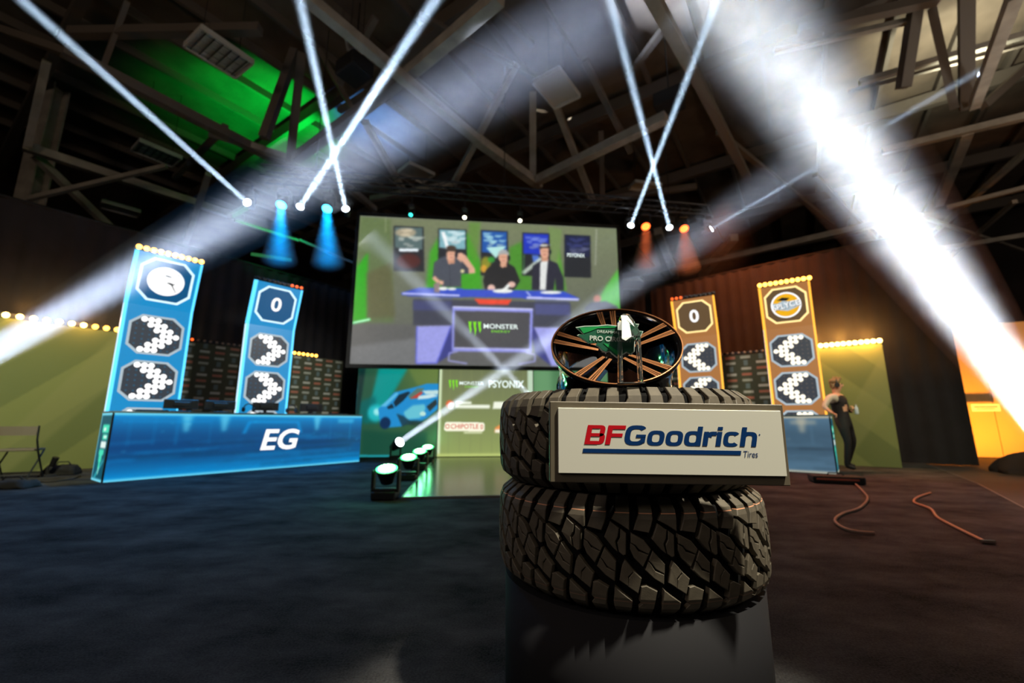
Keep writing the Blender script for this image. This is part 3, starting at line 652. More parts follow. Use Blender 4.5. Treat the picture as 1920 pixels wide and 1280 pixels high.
shirt = (78, 82, 92)
cv.poly([(610, 480), (618, 400), (660, 368), (700, 355), (760, 355), (830, 380), (850, 470), (800, 475), (800, 562), (668, 562), (660, 500), (655, 560), (610, 500)], shirt, 1, 1)
cv.poly([(770, 340), (800, 332), (830, 352), (890, 440), (893, 468), (850, 474), (800, 400), (770, 372)], (224, 172, 146), 1, 1); cv.poly([(800, 385), (850, 440), (850, 472), (800, 470)], (66, 70, 80), 1, 1)
cv.ell(808, 456, 13, 13, (224, 214, 160), 1, 1); cv.line([(615, 495), (650, 530), (682, 535)], 26, (224, 172, 146), 1, 1); cv.poly([(700, 365), (722, 415), (742, 362)], (226, 176, 150), 1, 1)
cv.line([(722, 415), (728, 560)], 3, (56, 60, 68), 1); head(733, 345, 31, 40, (74, 60, 50)); cv.ell(733, 300, 32, 14, (74, 60, 50), 1, 1)
blk = (44, 44, 46)
cv.poly([(945, 520), (965, 450), (1010, 412), (1050, 400), (1110, 402), (1155, 430), (1192, 520), (1160, 570), (1140, 585), (960, 582)], blk, 1, 1)
head(1080, 365, 33, 42, (170, 172, 172)); cv.poly([(1060, 405), (1075, 438), (1098, 402)], (222, 168, 140), 1); cv.line([(1045, 380), (1060, 402)], 7, (30, 30, 30), 1)
cv.ell(1000, 570, 26, 26, (232, 190, 176), 1, 1); cv.ell(1135, 545, 26, 20, (232, 190, 176), 1, 1)
cv.poly([(1268, 580), (1275, 420), (1330, 388), (1380, 380), (1440, 405), (1480, 500), (1484, 586), (1430, 584), (1425, 500), (1415, 584)], (50, 50, 62), 1, 1)
cv.poly([(1325, 400), (1350, 378), (1378, 376), (1368, 480), (1362, 582), (1322, 580)], (228, 230, 228), 1, 1)
head(1355, 325, 32, 44, (74, 60, 52)); cv.ell(1350, 285, 28, 8, (214, 216, 210), 1, 1)
# broadcast desk
cv.poly([(400, 600), (520, 565), (800, 570), (820, 576), (1215, 584), (1480, 590), (1588, 638), (1575, 652), (1235, 642), (1200, 634), (830, 628), (790, 632), (405, 616)], (60, 84, 200), 1, 1)
cv.line([(408, 604), (790, 618)], 12, (214, 214, 255), 1, 1); cv.line([(1235, 632), (1582, 645)], 14, (214, 214, 255), 1, 1)
cv.line([(440, 622), (740, 640)], 4, (70, 80, 220), .8, 1); cv.line([(1290, 655), (1520, 664)], 4, (70, 80, 220), .8, 1)
cv.poly([(640, 535), (660, 535), (656, 598), (620, 598), (616, 540)], (150, 130, 130), 1, 1)
for q in [(680, 572, 30, 12), (738, 574, 30, 9), (1076, 588, 68, 14), (1396, 598, 72, 10)]: cv.ell(*q, (244, 246, 240), 1, 1)
cv.poly([(1070, 580), (1110, 540), (1126, 550), (1098, 592)], (240, 244, 240), 1, 1); cv.line([(1232, 590), (1262, 622)], 9, (190, 200, 240), 1, 1)
cv.poly([(480, 640), (1525, 664), (1530, 830), (480, 815)], (66, 68, 84), .9, 2); cv.poly([(480, 650), (735, 655), (735, 720), (480, 715)], (74, 78, 120), .9, 3); cv.poly([(1290, 670), (1525, 676), (1525, 750), (1290, 745)], (84, 88, 136), .9, 3)
cv.poly([(885, 640), (1136, 646), (1112, 680), (918, 676)], (238, 76, 54), 1, 1)
cv.poly([(505, 822), (735, 816), (640, 1066), (500, 1070)], (158, 160, 230), 1, 2); cv.poly([(1280, 828), (1530, 832), (1540, 1090), (1400, 1086)], (158, 160, 230), 1, 2)
cv.poly([(735, 816), (745, 1000), (640, 1066)], (60, 64, 140), .9, 2); cv.poly([(1262, 824), (1282, 828), (1400, 1086), (1290, 1000)], (60, 64, 140), .9, 2)
cv.line([(505, 822), (500, 1068), (640, 1066)], 6, (90, 100, 240), 1, 1); cv.line([(735, 816), (635, 1066)], 6, (90, 100, 240), 1, 1)
cv.poly([(740, 690), (1278, 706), (1268, 998), (738, 988)], (146, 150, 230), 1, 1); cv.poly([(757, 718), (1258, 730), (1250, 970), (752, 962)], (78, 78, 82), 1, 1)
cv.line([(745, 694), (1275, 710)], 10, (220, 222, 250), 1, 1); cv.line([(755, 966), (1255, 978)], 7, (200, 200, 230), 1, 1)
cv.line([(775, 990), (720, 1000), (715, 1050), (840, 1070)], 8, (170, 172, 240), 1, 1); cv.line([(1230, 996), (1290, 1010), (1290, 1055), (1180, 1075)], 8, (170, 172, 240), 1, 1)
# person at right edge of picture
cv.ell(1705, 640, 26, 26, (190, 130, 110), 1, 2); cv.poly([(1620, 700), (1660, 665), (1760, 655), (1840, 690), (1850, 720), (1620, 720)], (84, 88, 100), 1, 2)
n_ = rng.normal(0, 1, cv.a.shape[:2]); n_ = cv.blur(n_, 3) * 5; cv.a = cv.a * (1 + (n_ * .012)[..., None])
cv.a = np.stack([cv.blur(cv.a[..., q], 1) for q in range(3)], -1)
obj('display', cv.mesh('display'), M_['screen_ns'], vs_, cv.M())
MS = cv.M(); FR = .09
bm = BM(); box(bm, (SW / 2, SH / 2, -.06), (SW + 2 * FR, SH + 2 * FR, .10)); obj('backing', bm, M_['matte'], vs_, MS)
bm = BM(); ring2d(bm, [(-FR, -FR), (SW + FR, -FR), (SW + FR, SH + FR), (-FR, SH + FR)], [(0, 0), (SW, 0), (SW, SH), (0, SH)], -.005, .03); obj('frame', bm, M_['matte'], vs_, MS)
def uvm(c, px, py): u_, v_ = c.uv((px, py)); return u_ * c.w, v_ * c.h
M_['claw'] = emat('claw_green', (128, 222, 40), 1.05); M_['logo_w'] = emat('logo_white', (235, 250, 245), 1.1)
def claw(bm, cx, cy, s):
    for k, (dx, l) in enumerate(((-.34, .92), (0, 1.12), (.34, .86))):
        x = cx + dx * s; prism(bm, [(x - .13 * s, cy + .5 * s), (x - .02 * s, cy + .44 * s), (x + .10 * s, cy + .5 * s), (x + .07 * s, cy + .1 * s), (x + .12 * s, cy - .1 * s), (x + .03 * s, cy + .5 * s - l * s), (x - .03 * s, cy - .15 * s), (x - .08 * s, cy + .1 * s)], .004, .007)
def logo(parent, c, cx, cy, s, wtxt):
    M = c.M(); bm = BM(); claw(bm, cx, cy, s); obj('claw_logo', bm, M_['claw'], parent, M)
    obj('lettering', text_mesh('MONSTER', s * .48, .012, 0, 1.15), M_['logo_w'], parent, M @ Matrix.Translation((cx + s * 1.85, cy + s * .14, .006)))
    obj('lettering', text_mesh('ENERGY', s * .24, .012, 0, 1.3, spacing=1.25), M_['claw'], parent, M @ Matrix.Translation((cx + s * 1.85, cy - s * .22, .006)))
x, y = uvm(cv, 890, 835); logo(vs_, cv, x, y, .36, None)
x, y = uvm(cv, 1563, 352); obj('lettering', text_mesh('PSYONIX', .15, .016, 0, .8), M_['logo_w'], vs_, MS @ Matrix.Translation((x, y, .006)))

# ------------------------------------------------------------------ panels below the screen
PP = Vector((-1.86, 10.92, .03))
def lit_panel(name, label, O, u, wdt, h, paint, nx, ny, M):
    t = thing(name, label, 'display panel', O, math.atan2(u.y, u.x)); c = Canvas(O, u, (0, 0, 1), wdt, h, nx, ny); paint(c)
    bm = BM(); box(bm, (wdt / 2, h / 2, -.05), (wdt, h, .09)); obj('cabinet', bm, M_['black'], t, c.M()); obj('face', c.mesh('face'), M, t, c.M()); return t, c
def led(c):
    T = c.Y[..., None]; c.a = np.array((150, 164, 96.)) * (1 - T) ** 1.5 + np.array((112, 120, 84.)) * (1 - (1 - T) ** 1.5)
    for i in range(9): c.rect(i / 9, 0, i / 9 + .01, 1, (130, 140, 90), .5, 1, uv=True)
    c.rect(0, 0, .03, 1, (214, 232, 190), 1, 1, uv=True); c.rect(0, 0, 1, .03, (190, 204, 120), 1, 2, uv=True); c.rect(.94, 0, 1, 1, (200, 225, 200), .9, 1, uv=True)
    c.k = (660, 670, 1 / 4.57); wh = (250, 255, 238)
    c.ell(840, 400, 34, 34, (230, 110, 60), 1, 1); c.ell(850, 412, 24, 30, (255, 245, 235), 1, 1)
    c.rect(890, 378, 1025, 400, wh, .95, 1); c.rect(890, 405, 1180, 436, wh, .95, 1)
    c.poly([(1215, 378), (1400, 378), (1390, 440), (1205, 440)], wh, .95, 1)
    c.poly([(1225, 600), (1265, 575), (1340, 600), (1340, 640), (1220, 640)], (244, 150, 80), .9, 1); c.rect(1225, 615, 1340, 642, wh, .9, 1)
    c.poly([(800, 560), (812, 550), (1125, 556), (1135, 570), (1135, 622), (1120, 632), (805, 628), (790, 615)], (255, 250, 226), 1, 0)
    c.rect(960, 634, 1115, 648, (236, 240, 200), .9, 1)
ct = math.atan2(uS.y, uS.x)
pl, pc = lit_panel('sponsor_display', 'olive lit sponsor display under the video screen', PP, uS, 2.42, 2.42, led, 150, 150, M_['screen_ns'])
x, y = uvm(pc, 868, 232); logo(pl, pc, x, y, .25, None)
x, y = uvm(pc, 1320, 232); obj('lettering', text_mesh('PSYONIX', .26, .022, 0, .86), M_['logo_w'], pl, pc.M() @ Matrix.Translation((x, y, .008)))
M_['chili'] = emat('badge_red', (226, 84, 56), .9)
x, y = uvm(pc, 965, 592); obj('lettering', text_mesh('CHIPOTLE', .165, .012, 0, .93), M_['chili'], pl, pc.M() @ Matrix.Translation((x, y, .006)))
bm = BM(); xx, yy = uvm(pc, 818, 590); ring2d(bm, octagon(xx, yy, .05, .055), octagon(xx, yy, .032, .036), .004); xx, yy = uvm(pc, 1112, 594); ring2d(bm, octagon(xx, yy, .03, .055), octagon(xx, yy, .014, .036), .004); obj('badge_mark', bm, M_['chili'], pl, pc.M())
def car(c):
    X, Y = c.X[..., None], c.Y[..., None]
    c.a = np.array((38, 84, 62.)) + (np.array((110, 128, 62.)) - np.array((38, 84, 62.))) * np.clip(X * 1.3 - .2, 0, 1) * np.clip(Y, .3, 1)
    c.k = (660, 670, 1 / 4.57)
    c.poly([(120, 560), (230, 90), (480, 90), (300, 400)], (0, 160, 160), .8, 14); c.poly([(60, 560), (60, 380), (200, 330), (230, 560)], (0, 100, 100), .8, 12)
    c.poly([(80, 850), (90, 620), (330, 640), (640, 640), (640, 860)], (22, 74, 58), .8, 12); c.poly([(480, 95), (740, 95), (740, 240), (560, 240)], (106, 128, 66), .7, 10)
    c.poly([(10, 90), (120, 90), (60, 500), (10, 500)], (8, 44, 44), .9, 5)
    c.ell(205, 475, 70, 74, (40, 200, 210), .8, 10); c.ell(215, 465, 30, 30, (190, 250, 250), .8, 5)
    b = (34, 140, 206); d = (22, 44, 60)      # plain generic blue car, nose to lower right
    c.poly([(225, 440), (290, 380), (360, 300), (460, 275), (560, 250), (640, 225), (760, 225), (760, 420), (700, 470), (640, 520), (560, 560), (480, 540), (420, 590), (300, 600), (240, 560)], b, 1, 1)
    c.poly([(355, 385), (400, 320), (480, 292), (500, 300), (440, 370), (372, 425)], d, 1, 1); c.poly([(298, 425), (345, 395), (362, 432), (312, 442)], d, 1, 1)
    c.poly([(480, 330), (560, 262), (620, 262), (560, 350), (500, 360)], (90, 120, 110), 1, 1); c.poly([(495, 352), (590, 292), (612, 300), (560, 348)], (190, 70, 60), 1, 1)
    c.poly([(600, 285), (750, 280), (745, 318), (630, 315)], (210, 232, 226), .9, 1); c.poly([(570, 330), (690, 312), (740, 330), (650, 352), (560, 360)], (220, 238, 236), .9, 1)
    c.poly([(440, 470), (520, 410), (620, 400), (630, 440), (580, 520), (470, 530)], (110, 200, 214), .9, 3); c.poly([(636, 420), (720, 355), (728, 400), (664, 462)], (42, 52, 56), 1, 1)
    c.ell(606, 482, 26, 20, (190, 230, 220), 1, 1); c.ell(285, 560, 46, 52, (16, 44, 84), 1, 2, .3); c.ell(540, 560, 70, 22, (30, 50, 48), .9, 3); c.poly([(380, 480), (440, 500), (520, 560), (430, 590)], (30, 60, 76), .9, 2)
    c.poly([(240, 420), (380, 300), (400, 310), (290, 420)], (120, 210, 240), .7, 2)
    c.rect(60, 832, 320, 850, (30, 170, 190), .8, 1)
lit_panel('car_mural', 'teal lit mural of a blue car left of the sponsor display', PP - uS * 2.02 + Vector((0, 0, 0)), uS, 2.0, 2.42, car, 190, 170, M_['screen_ns'])
M_['mural2'] = emat('mural_glow', (70, 116, 84), .9)
def mural2(c):
    c.a[:] = (78, 124, 84); c.rect(.0, 0, .25, 1, (120, 170, 120), .6, 8, uv=True); c.rect(.4, .1, .8, .6, (214, 120, 50), .6, 14, uv=True)
lit_panel('right_mural', 'green lit mural right of the sponsor display, mostly hidden by the tyres', PP + uS * 2.44, uS, 2.0, 2.42, mural2, 60, 60, M_['screen_ns'])

# glossy runway
r0 = Vector((-1.245, 5.08, 0)); ax = Vector((-math.sin(aS), math.cos(aS), 0)); L_ = 5.6
t = thing('runway', 'glossy dark runway floor leading to the sponsor display', 'stage floor', r0, aS)
M_['mirror'] = mat('gloss_floor', (40, 43, 42), .20, spec=.8, bump=(3, .1, .004))
bm = BM(); box(bm, (1.2, L_ / 2, .012), (2.4, L_, .024)); obj('runway_floor', bm, M_['mirror'], t, basis(r0, uS, ax))
bm = BM(); box(bm, (1.2, 0, .013), (2.42, .02, .028)); box(bm, (0, L_ / 2, .013), (.02, L_, .028)); box(bm, (2.4, L_ / 2, .013), (.02, L_, .028)); obj('edge_strip', bm, M_['grey'], t, basis(r0, uS, ax))

# ------------------------------------------------------------------ truss above the stage with moving lights
tz = 6.75; ta = at_z(420, 362, tz + .1); T0 = Vector((-6.0, 9.35, tz)); T1 = Vector((5.6, 11.3, tz + .0))
def truss(label, a, b, s=.3):
    u = (b - a).normalized(); L = (b - a).length; v = Vector((-u.y, u.x, 0)); t = thing('lighting_truss', label, 'truss', a, math.atan2(u.y, u.x))
    cs = [v * (s / 2 * i) + Vector((0, 0, s / 2 * j)) for i, j in ((-1, -1), (1, -1), (1, 1), (-1, 1))]
    for c in cs: bm = BM(); cyl(bm, a + c, b + c, .025, n=8); obj('chord', bm, M_['truss'], t)
    bm = BM(); n = int(L / .4)
    for i in range(n):
        p, q = a + u * (L * i / n), a + u * (L * (i + 1) / n)
        for k in range(4):
            c0, c1 = cs[k], cs[(k + 1) % 4]; cyl(bm, p + c0, q + c1, .010, n=5, cap=False)
    g = obj('lacing', bm, M_['truss'], t); g['kind'] = 'stuff'
    for f in (.1, .5, .9): bm = BM(); cyl(bm, a + u * L * f + Vector((0, 0, s / 2)), a + u * L * f + Vector((0, 0, 4.3)), .012, n=5); obj('hoist_chain', bm, M_['black'], t)
truss('long black lighting truss above the video screen', T0, T1)

M_['lens_w'] = emat('lens_white', (235, 245, 255), 14); M_['lens_b'] = emat('lens_blue', (60, 200, 255), 9); M_['lens_r'] = emat('lens_red', (255, 84, 30), 9)
M_['lens_g'] = emat('lens_green', (60, 255, 120), 8); M_['lens_gw'] = emat('lens_green_core', (190, 255, 205), 12); M_['lens_t'] = emat('lens_teal', (60, 235, 220), 3); M_['lens_s'] = emat('lens_warm', (255, 244, 214), 6)
def moving_head(label, c, aim, r, lens, hang=True, s=1.0, grp=None):
    """yoke-mounted moving light; c = centre of the lens, aim = direction it points"""
    aim = Vector(aim).normalized(); up = 1 if hang else -1
    hub = c - aim * .16 * s; base = hub + Vector((0, 0, up * .30 * s))
    t = thing('moving_light', label, 'stage light', base, 0, grp)
    side = aim.cross(Vector((0, 0, 1))); side = side if side.length > .1 else Vector((1, 0, 0)); side.normalize()
    bm = BM(); cyl(bm, hub - aim * .14 * s, hub + aim * .05 * s, r * .75, r * 1.12, 16); cyl(bm, hub + aim * .05 * s, c, r * 1.15, r * 1.15, 16, cap=False); obj('head', bm, M_['black'], t)
    bm = BM(); q = aim.to_track_quat('Z', 'Y').to_matrix().to_4x4(); bmesh.ops.create_uvsphere(bm, u_segments=16, v_segments=8, radius=r, matrix=Matrix.Translation(c - aim * .01) @ q @ Matrix.Diagonal((1, 1, .35, 1))); obj('lens', bm, M_[lens], t)
    bm = BM()
    for k in (-1, 1): cyl(bm, hub + side * k * r * 1.3, hub + side * k * r * 1.3 + Vector((0, 0, up * .26 * s)), .025 * s, n=6)
    cyl(bm, hub + side * r * 1.4 + Vector((0, 0, up * .26 * s)), hub - side * r * 1.4 + Vector((0, 0, up * .26 * s)), .03 * s, n=6); obj('yoke', bm, M_['black'], t)
    bm = BM(); box(bm, base, (.26 * s, .22 * s, .12 * s)); bevel(bm, .015); obj('base', bm, M_['black'], t)
    if hang: bm = BM(); cyl(bm, base, base + Vector((0, 0, .25)), .02, n=6); obj('clamp', bm, M_['black'], t)
    return t
def beam(label, c, end, r0, r1, energy, col, dens, cat='haze', noisy=None, spot=None, aniso=.0, start=.0, fringe=None, size=None):
    """haze lit by a real spot lamp placed at the fixture lens"""
    d = (end - c); L = d.length; d.normalize(); a = math.degrees(2 * math.atan((r1 * 1.0) / L))
    sp = spot or math.degrees(2 * math.atan((r1 - r0) / L)) * 1.1
    lo = lamp('beam_lamp', 'AREA', c + d * .06, end, energy, col, 2 * r0 * .97); lo.data.shape = 'DISK'; lo.data.spread = R(sp)
    if fringe:
        lo.data.spread = R(sp * 1.15)
        r0, r1 = r0 * fringe, r1 * fringe
        lo = lamp('beam_lamp', 'AREA', c + d * .05, end, energy * .28, (1, .60, .04), 2 * r0 * .97); lo.data.shape = 'DISK'; lo.data.spread = R(sp * 1.05)  # second amber lamp added to colour the rim of the beam
    bm = BM(); cyl(bm, c + d * (.08 + start), end, r0 * 1.12, r1 * 1.15, 32)
    o = obj('light_beam', bm, haze_mat('haze_' + str(len(bpy.data.materials)), dens, noisy=noisy, aniso=aniso)); tag(o, label, cat, kind='stuff'); return o
def place(px, py, Y): return at_y(px, py, Y)
def onTruss(px, py):      # on the truss plane, below it
    d = ray(px, py); n = Vector((T1.y - T0.y, -(T1.x - T0.x), 0)); t_ = (T0 - EYE).dot(n) / d.dot(n); return EYE + d * t_
heads = [
    ((463, 379), 'white moving light at left end of the truss, beam to the upper left', (20, -18), 4.0, 'w', .065, .20),
    ((563, 387), 'white moving light, second white from the left, beam crossing to upper right', (835, -30), 5.0, 'w', .075, .21),
    ((648, 391), 'white moving light just left of the screen, beam crossing to upper left', (556, -30), 5.0, 'w', .065, .20),
    ((1183, 422), 'white moving light just right of the screen, beam to the upper right', (1352, -20), 5.6, 'w', .06, .20),
    ((1255, 426), 'white moving light between the two red ones, beam to the upper left', (1136, -30), 5.6, 'w', .06, .22),
    ((1334, 429), 'white moving light at right end of the truss with thin beam', (1840, 130), 7.6, 'w', .055, .20)]
for i, (p, lab, e, Ye, k, r, r1) in enumerate(heads):
    c = onTruss(*p); end = at_y(*e, Ye)
    moving_head(lab, c, end - c, .085, 'lens_w', s=.9)
    beam('narrow white light beam in haze from the ' + lab.split(',')[0].replace('white ', '', 1), c, end, r * .8, r1 * (.45 if i == 0 else .60), [15, 36, 26, 20, 20, 7][i], (.58, .78, 1), .05)
for p, lab, k, col in (((527, 385), 'blue wash light, left of the two blue ones', 'lens_b', (.0, .32, 1)), ((613, 392), 'blue wash light, right of the two blue ones', 'lens_b', (.0, .32, 1)), ((1211, 425), 'red wash light, left of the two red ones', 'lens_r', (1, .16, .04)), ((1283, 429), 'red wash light, right of the two red ones', 'lens_r', (1, .16, .04))):
    c = onTruss(*p); aim = Vector((.05 if k == 'lens_b' else -.05, -.55, -.85)); moving_head(lab, c, aim, .115, k, s=.9)
    e = c + Vector((.16 if k == 'lens_b' else -.1, -.15, -1.0)).normalized() * (1.55 if k == 'lens_b' else 1.3)
    beam('soft ' + ('blue' if k == 'lens_b' else 'red') + ' glow in haze under the ' + lab.split(',')[0] + ',' + lab.split(',')[1], c, e, .10, .34, 16.0 if k == 'lens_b' else 2.5, col, .30, spot=26)
for p, k in (((770, 403), 'lens_t'), ((871, 408), 'lens_s'), ((975, 414), 'lens_s')):
    c = onTruss(*p); moving_head('small ' + {'770': 'teal', '871': 'warm white', '975': 'warm white'}[str(p[0])] + ' spotlight above ' + {'770': 'the left part', '871': 'the middle', '975': 'the right part'}[str(p[0])] + ' of the screen top', c, (0, -.6, -.8), .05, k, s=.6)

# green wash lights in a row on the floor
gm = []
for i, (p, Y, lab) in enumerate((((725, 882), 5.1, 'green floor light nearest the camera beside the runway'), ((766, 860), 6.77, 'second green floor light from the camera beside the runway'), ((787, 848), 8.2, 'third green floor light from the camera beside the runway'), ((802, 840), 9.57, 'farthest green floor light beside the runway'))):
    c = at_y(*p, Y); c.z = .335
    t = thing('floor_wash_light', lab, 'stage light', (c.x, c.y, 0), 0, 'green lights along the runway')
    bm = BM(); box(bm, (c.x, c.y, .05), (.27, .24, .09)); bevel(bm, .012); obj('base', bm, M_['black'], t)
    bm = BM()
    for k in (-1, 1): box(bm, (c.x + k * .145, c.y, .20), (.03, .10, .24)); 
    box(bm, (c.x, c.y, .105), (.31, .12, .03)); bevel(bm, .008); obj('yoke', bm, M_['black'], t)
    ai = Vector((.02, -.34, 1)).normalized()
    bm = BM(); cyl(bm, c - ai * .17, c - ai * .01, .07, .122, 20); obj('head', bm, M_['black'], t)
    bm = BM(); q = ai.to_track_quat('Z', 'Y').to_matrix().to_4x4(); disc(bm, (0, 0, 0), .12, 24); bmesh.ops.transform(bm, matrix=Matrix.Translation(c) @ q, verts=bm.verts); obj('lens_ring', bm, M_['lens_g'], t)
    bm = BM(); 
    for rr, n in ((0, 1), (.04, 6), (.078, 12)):
        for j in range(n): bmesh.ops.create_icosphere(bm, subdivisions=1, radius=.018, matrix=Matrix.Translation(c) @ q @ Matrix.Translation((rr * math.cos(2 * math.pi * j / n), rr * math.sin(2 * math.pi * j / n), .004)))
    obj('lens_cells', bm, M_['lens_gw'], t)
    lamp('green_spill', 'POINT', c + ai * .10, None, 6, (.1, 1, .3), .08)
lamp('green_roof_fill', 'SPOT', (-6.9, 12.3, 8.6), at_z(525, 215, 11), 1150, (.0, 1, .08), .1, 100, .7)  # added lamp behind the beams, without a fixture, greens the roof deck
lamp('green_rig_fill', 'SPOT', (-4.9, 9.9, 6.9), at_z(520, 440, 6.1), 260, (.0, 1, .22), .05, 60, .8)  # this and the blue one: added lamps without fixtures, tinting the pipes
lamp('blue_rig_fill', 'SPOT', (-3.4, 10.2, 6.9), at_z(620, 478, 6.1), 120, (.1, .45, 1), .05, 50, .8)
for a_ in (((448, 416), (556, 450), 6.1, 6.1, .07), ((566, 452), (664, 494), 6.1, 6.1, .07), ((462, 388), (434, 404), 6.9, 6.3, .12), ((478, 478), (540, 487), 5.9, 5.9, .10)): member(*a_)
lamp('blue_roof_fill', 'SPOT', (-4.9, 12.8, 9.0), at_z(700, 235, 11), 900, (.07, .30, 1), .1, 90, .8)  # added lamp without a fixture, puts the blue patch on the deck
for q in ((795, 190), (842, 196), (872, 198), (915, 200), (960, 205), (1010, 208), (1055, 213), (1100, 218), (1150, 224)):
    gp = at_z(*q, 11.08); lamp('glint_spot', 'SPOT', gp + Vector((-1.5, -.4, -.55)), gp, 420, (1, .97, .85), .02, 5.0, .3)  # unseen spots added close under the deck to make the row of glints
cF = at_y(750, 828, 10.3)
moving_head('white moving light standing on the floor beside the car mural', cF, Vector((.7, -.5, .5)), .11, 'lens_w', hang=False, s=1.0)
beam('white light beam in haze rising from the floor light by the car mural', cF, at_y(1500, 312, 5.2), .065, .40, 26, (.72, .82, 1), .04)
cG = place(1085, 832, 10.9)
moving_head('white moving light on the floor, hidden right of the sponsor display', cG, Vector((-.6, -.4, .6)), .11, 'lens_w', hang=False, s=1.0)
beam('white light beam in haze crossing the video screen towards the upper left', cG, at_y(690, 440, 7.2), .05, .24, 14, (.72, .82, 1), .04)
cL = at_y(-70, 690, 5.6)
moving_head('white moving light standing beyond the left edge of the view', cL, Vector((.5, .2, .3)), .13, 'lens_w', hang=False, s=1.0)
beam('wide white light beam in haze entering from the left edge', cL, at_y(1150, 20, 8.0), .18, 1.2, 120, (.62, .74, 1), .035)
cR = at_y(1975, 815, 5.4)
moving_head('white moving light standing beyond the right edge of the view', cR, Vector((-.5, -.2, .6)), .15, 'lens_w', hang=False, s=1.0)
endR = at_y(1335, -60, 3.6); dRn = (endR - cR).normalized()
beam('broad smoky white light beam falling across the right side', cR, endR, .21, .66, 130, (.58, .78, 1), .10, noisy=(2.4, .6, 1.7), fringe=1.07)


# ================================================================== DISPLAY STACK (foreground)
TC = Vector((.377, 1.52, 0)); TR = .42; ZB = .389; TH = .278
M_['pedestal'] = mat('pedestal_grey', (24, 24, 27), .75, spec=.2, bump=(40, .05, .001))
t = thing('pedestal', 'round dark grey pedestal under the two stacked tyres', 'pedestal', TC)
bm = BM(); lathe(bm, [(.0, .003), (.398, .003), (.398, ZB - .004), (0, ZB - .004)], 64, Matrix.Translation(TC)); o = obj('drum', bm, M_['pedestal'], t, smooth=False)
for p in o.data.polygons: p.use_smooth = abs(p.normal.z) < .5
def prof(z):
    a = abs(z)
    if a < .09: return TR - .004 * (a / .09) ** 2
    if a < .112: return TR - .004 - .008 * (a - .09) / .022
    return TR - .012 - .032 * (a - .112) / .025
S_ = .0002857
def CV(pts): return [((x - 150) * S_, (767 - y) * S_) for x, y in pts]
def split(poly, cut, wd=6):
    """cut a traced block in two along a wavy sipe; cut starts/ends on the outline after the given vertex indexes"""
    (i, j), line = cut; n = len(poly)
    A = poly[i + 1:j + 1] + [(x - wd / 2, y) for x, y in line[::-1]]
    B = (poly[j + 1:] + poly[:i + 1]) + [(x + wd / 2, y) for x, y in line]
    return A, B
U1 = [(215, 475), (300, 530), (355, 565), (345, 745), (320, 755), (235, 700), (155, 610)]
U2 = [(385, 560), (505, 617), (558, 690), (515, 775), (480, 835), (400, 765), (370, 690)]
L1 = [(160, 690), (265, 800), (245, 965), (165, 925), (85, 850)]
L2 = [(330, 775), (400, 850), (470, 915), (430, 1045), (350, 1000), (272, 950), (298, 830)]
blocks = {
    'center_a': split(U1, ((1, 4), [(300, 530), (292, 600), (262, 650), (278, 728)]), -7),
    'center_b': split(U2, ((2, 6), [(536, 733), (450, 700), (415, 660), (378, 640)]), 0),
    'center_c': split(L1, ((1, 4), [(255, 884), (180, 850), (135, 790), (118, 775)]), 0),
    'center_d': split(L2, ((0, 4), [(372, 818), (398, 868), (352, 920), (345, 995)]), 7),
    'shoulder_a': ([(48, 982), (92, 972), (190, 1012), (176, 1060), (158, 1160), (158, 1246), (22, 1246), (22, 1150), (52, 1120), (28, 1096)],),
    'shoulder_b': ([(232, 998), (290, 1042), (385, 1100), (376, 1180), (362, 1246), (224, 1246), (216, 1120)],),
    'shoulder_c': ([(62, 288), (188, 288), (186, 450), (168, 505), (145, 560), (8, 540), (58, 412)],),
    'shoulder_d': ([(262, 288), (396, 288), (392, 420), (384, 545), (300, 500), (222, 460), (258, 400)],),
}
# sipes that run across: shift the two halves apart in z instead
def shrink(P, k):
    cx = sum(p[0] for p in P) / len(P); cy = sum(p[1] for p in P) / len(P)
    return [(cx + (x - cx) * (1 - k / max(20, math.hypot(x - cx, y - cy))), cy + (y - cy) * (1 - k / max(20, math.hypot(x - cx, y - cy)))) for x, y in P]
def block_mesh(polys, name):
    bm = BM()
    for P in polys:
        P = shrink(P, 8) if len(polys) > 1 else [(x + (5 if x < sum(q[0] for q in P) / len(P) else -5), y) for x, y in P]
        P = CV(P)
        vs = [bm.verts.new((x, y, 0)) for x, y in P]; f = bm.faces.new(vs)
        new = [f]
        if len(polys) == 1 and ('shoulder' in name):
            for zc in (.090, .112, .124, -.090, -.112, -.124):
                geo = [g for g in bm.verts[:] + bm.edges[:] + bm.faces[:]]
                bmesh.ops.bisect_plane(bm, geom=geo, plane_co=(0, zc, 0), plane_no=(0, 1, 0))
    faces = bm.faces[:]
    r = bmesh.ops.extrude_face_region(bm, geom=faces, use_keep_orig=True)
    up = [v for v in r['geom'] if isinstance(v, bmesh.types.BMVert)]
    for v in up: v.co.z = 1
    # draft: base a bit wider
    for v in bm.verts:
        s_, z_, top = v.co.x, v.co.y, v.co.z > .5
        rr = prof(z_) - (0 if top else .015)
        v.co = Vector((rr * math.cos(s_ / TR), rr * math.sin(s_ / TR), z_))
    bmesh.ops.recalc_face_normals(bm, faces=bm.faces)
    te = [e for e in bm.edges if all(math.hypot(v.co.x, v.co.y) > prof(v.co.z) - .002 for v in e.verts) and len(e.link_faces) == 2 and e.calc_face_angle(0) > .6]
    bmesh.ops.bevel(bm, geom=te, offset=.0016, segments=1, affect='EDGES')
    me = bpy.data.meshes.new('tread_block'); bm.to_mesh(me); bm.free(); return me
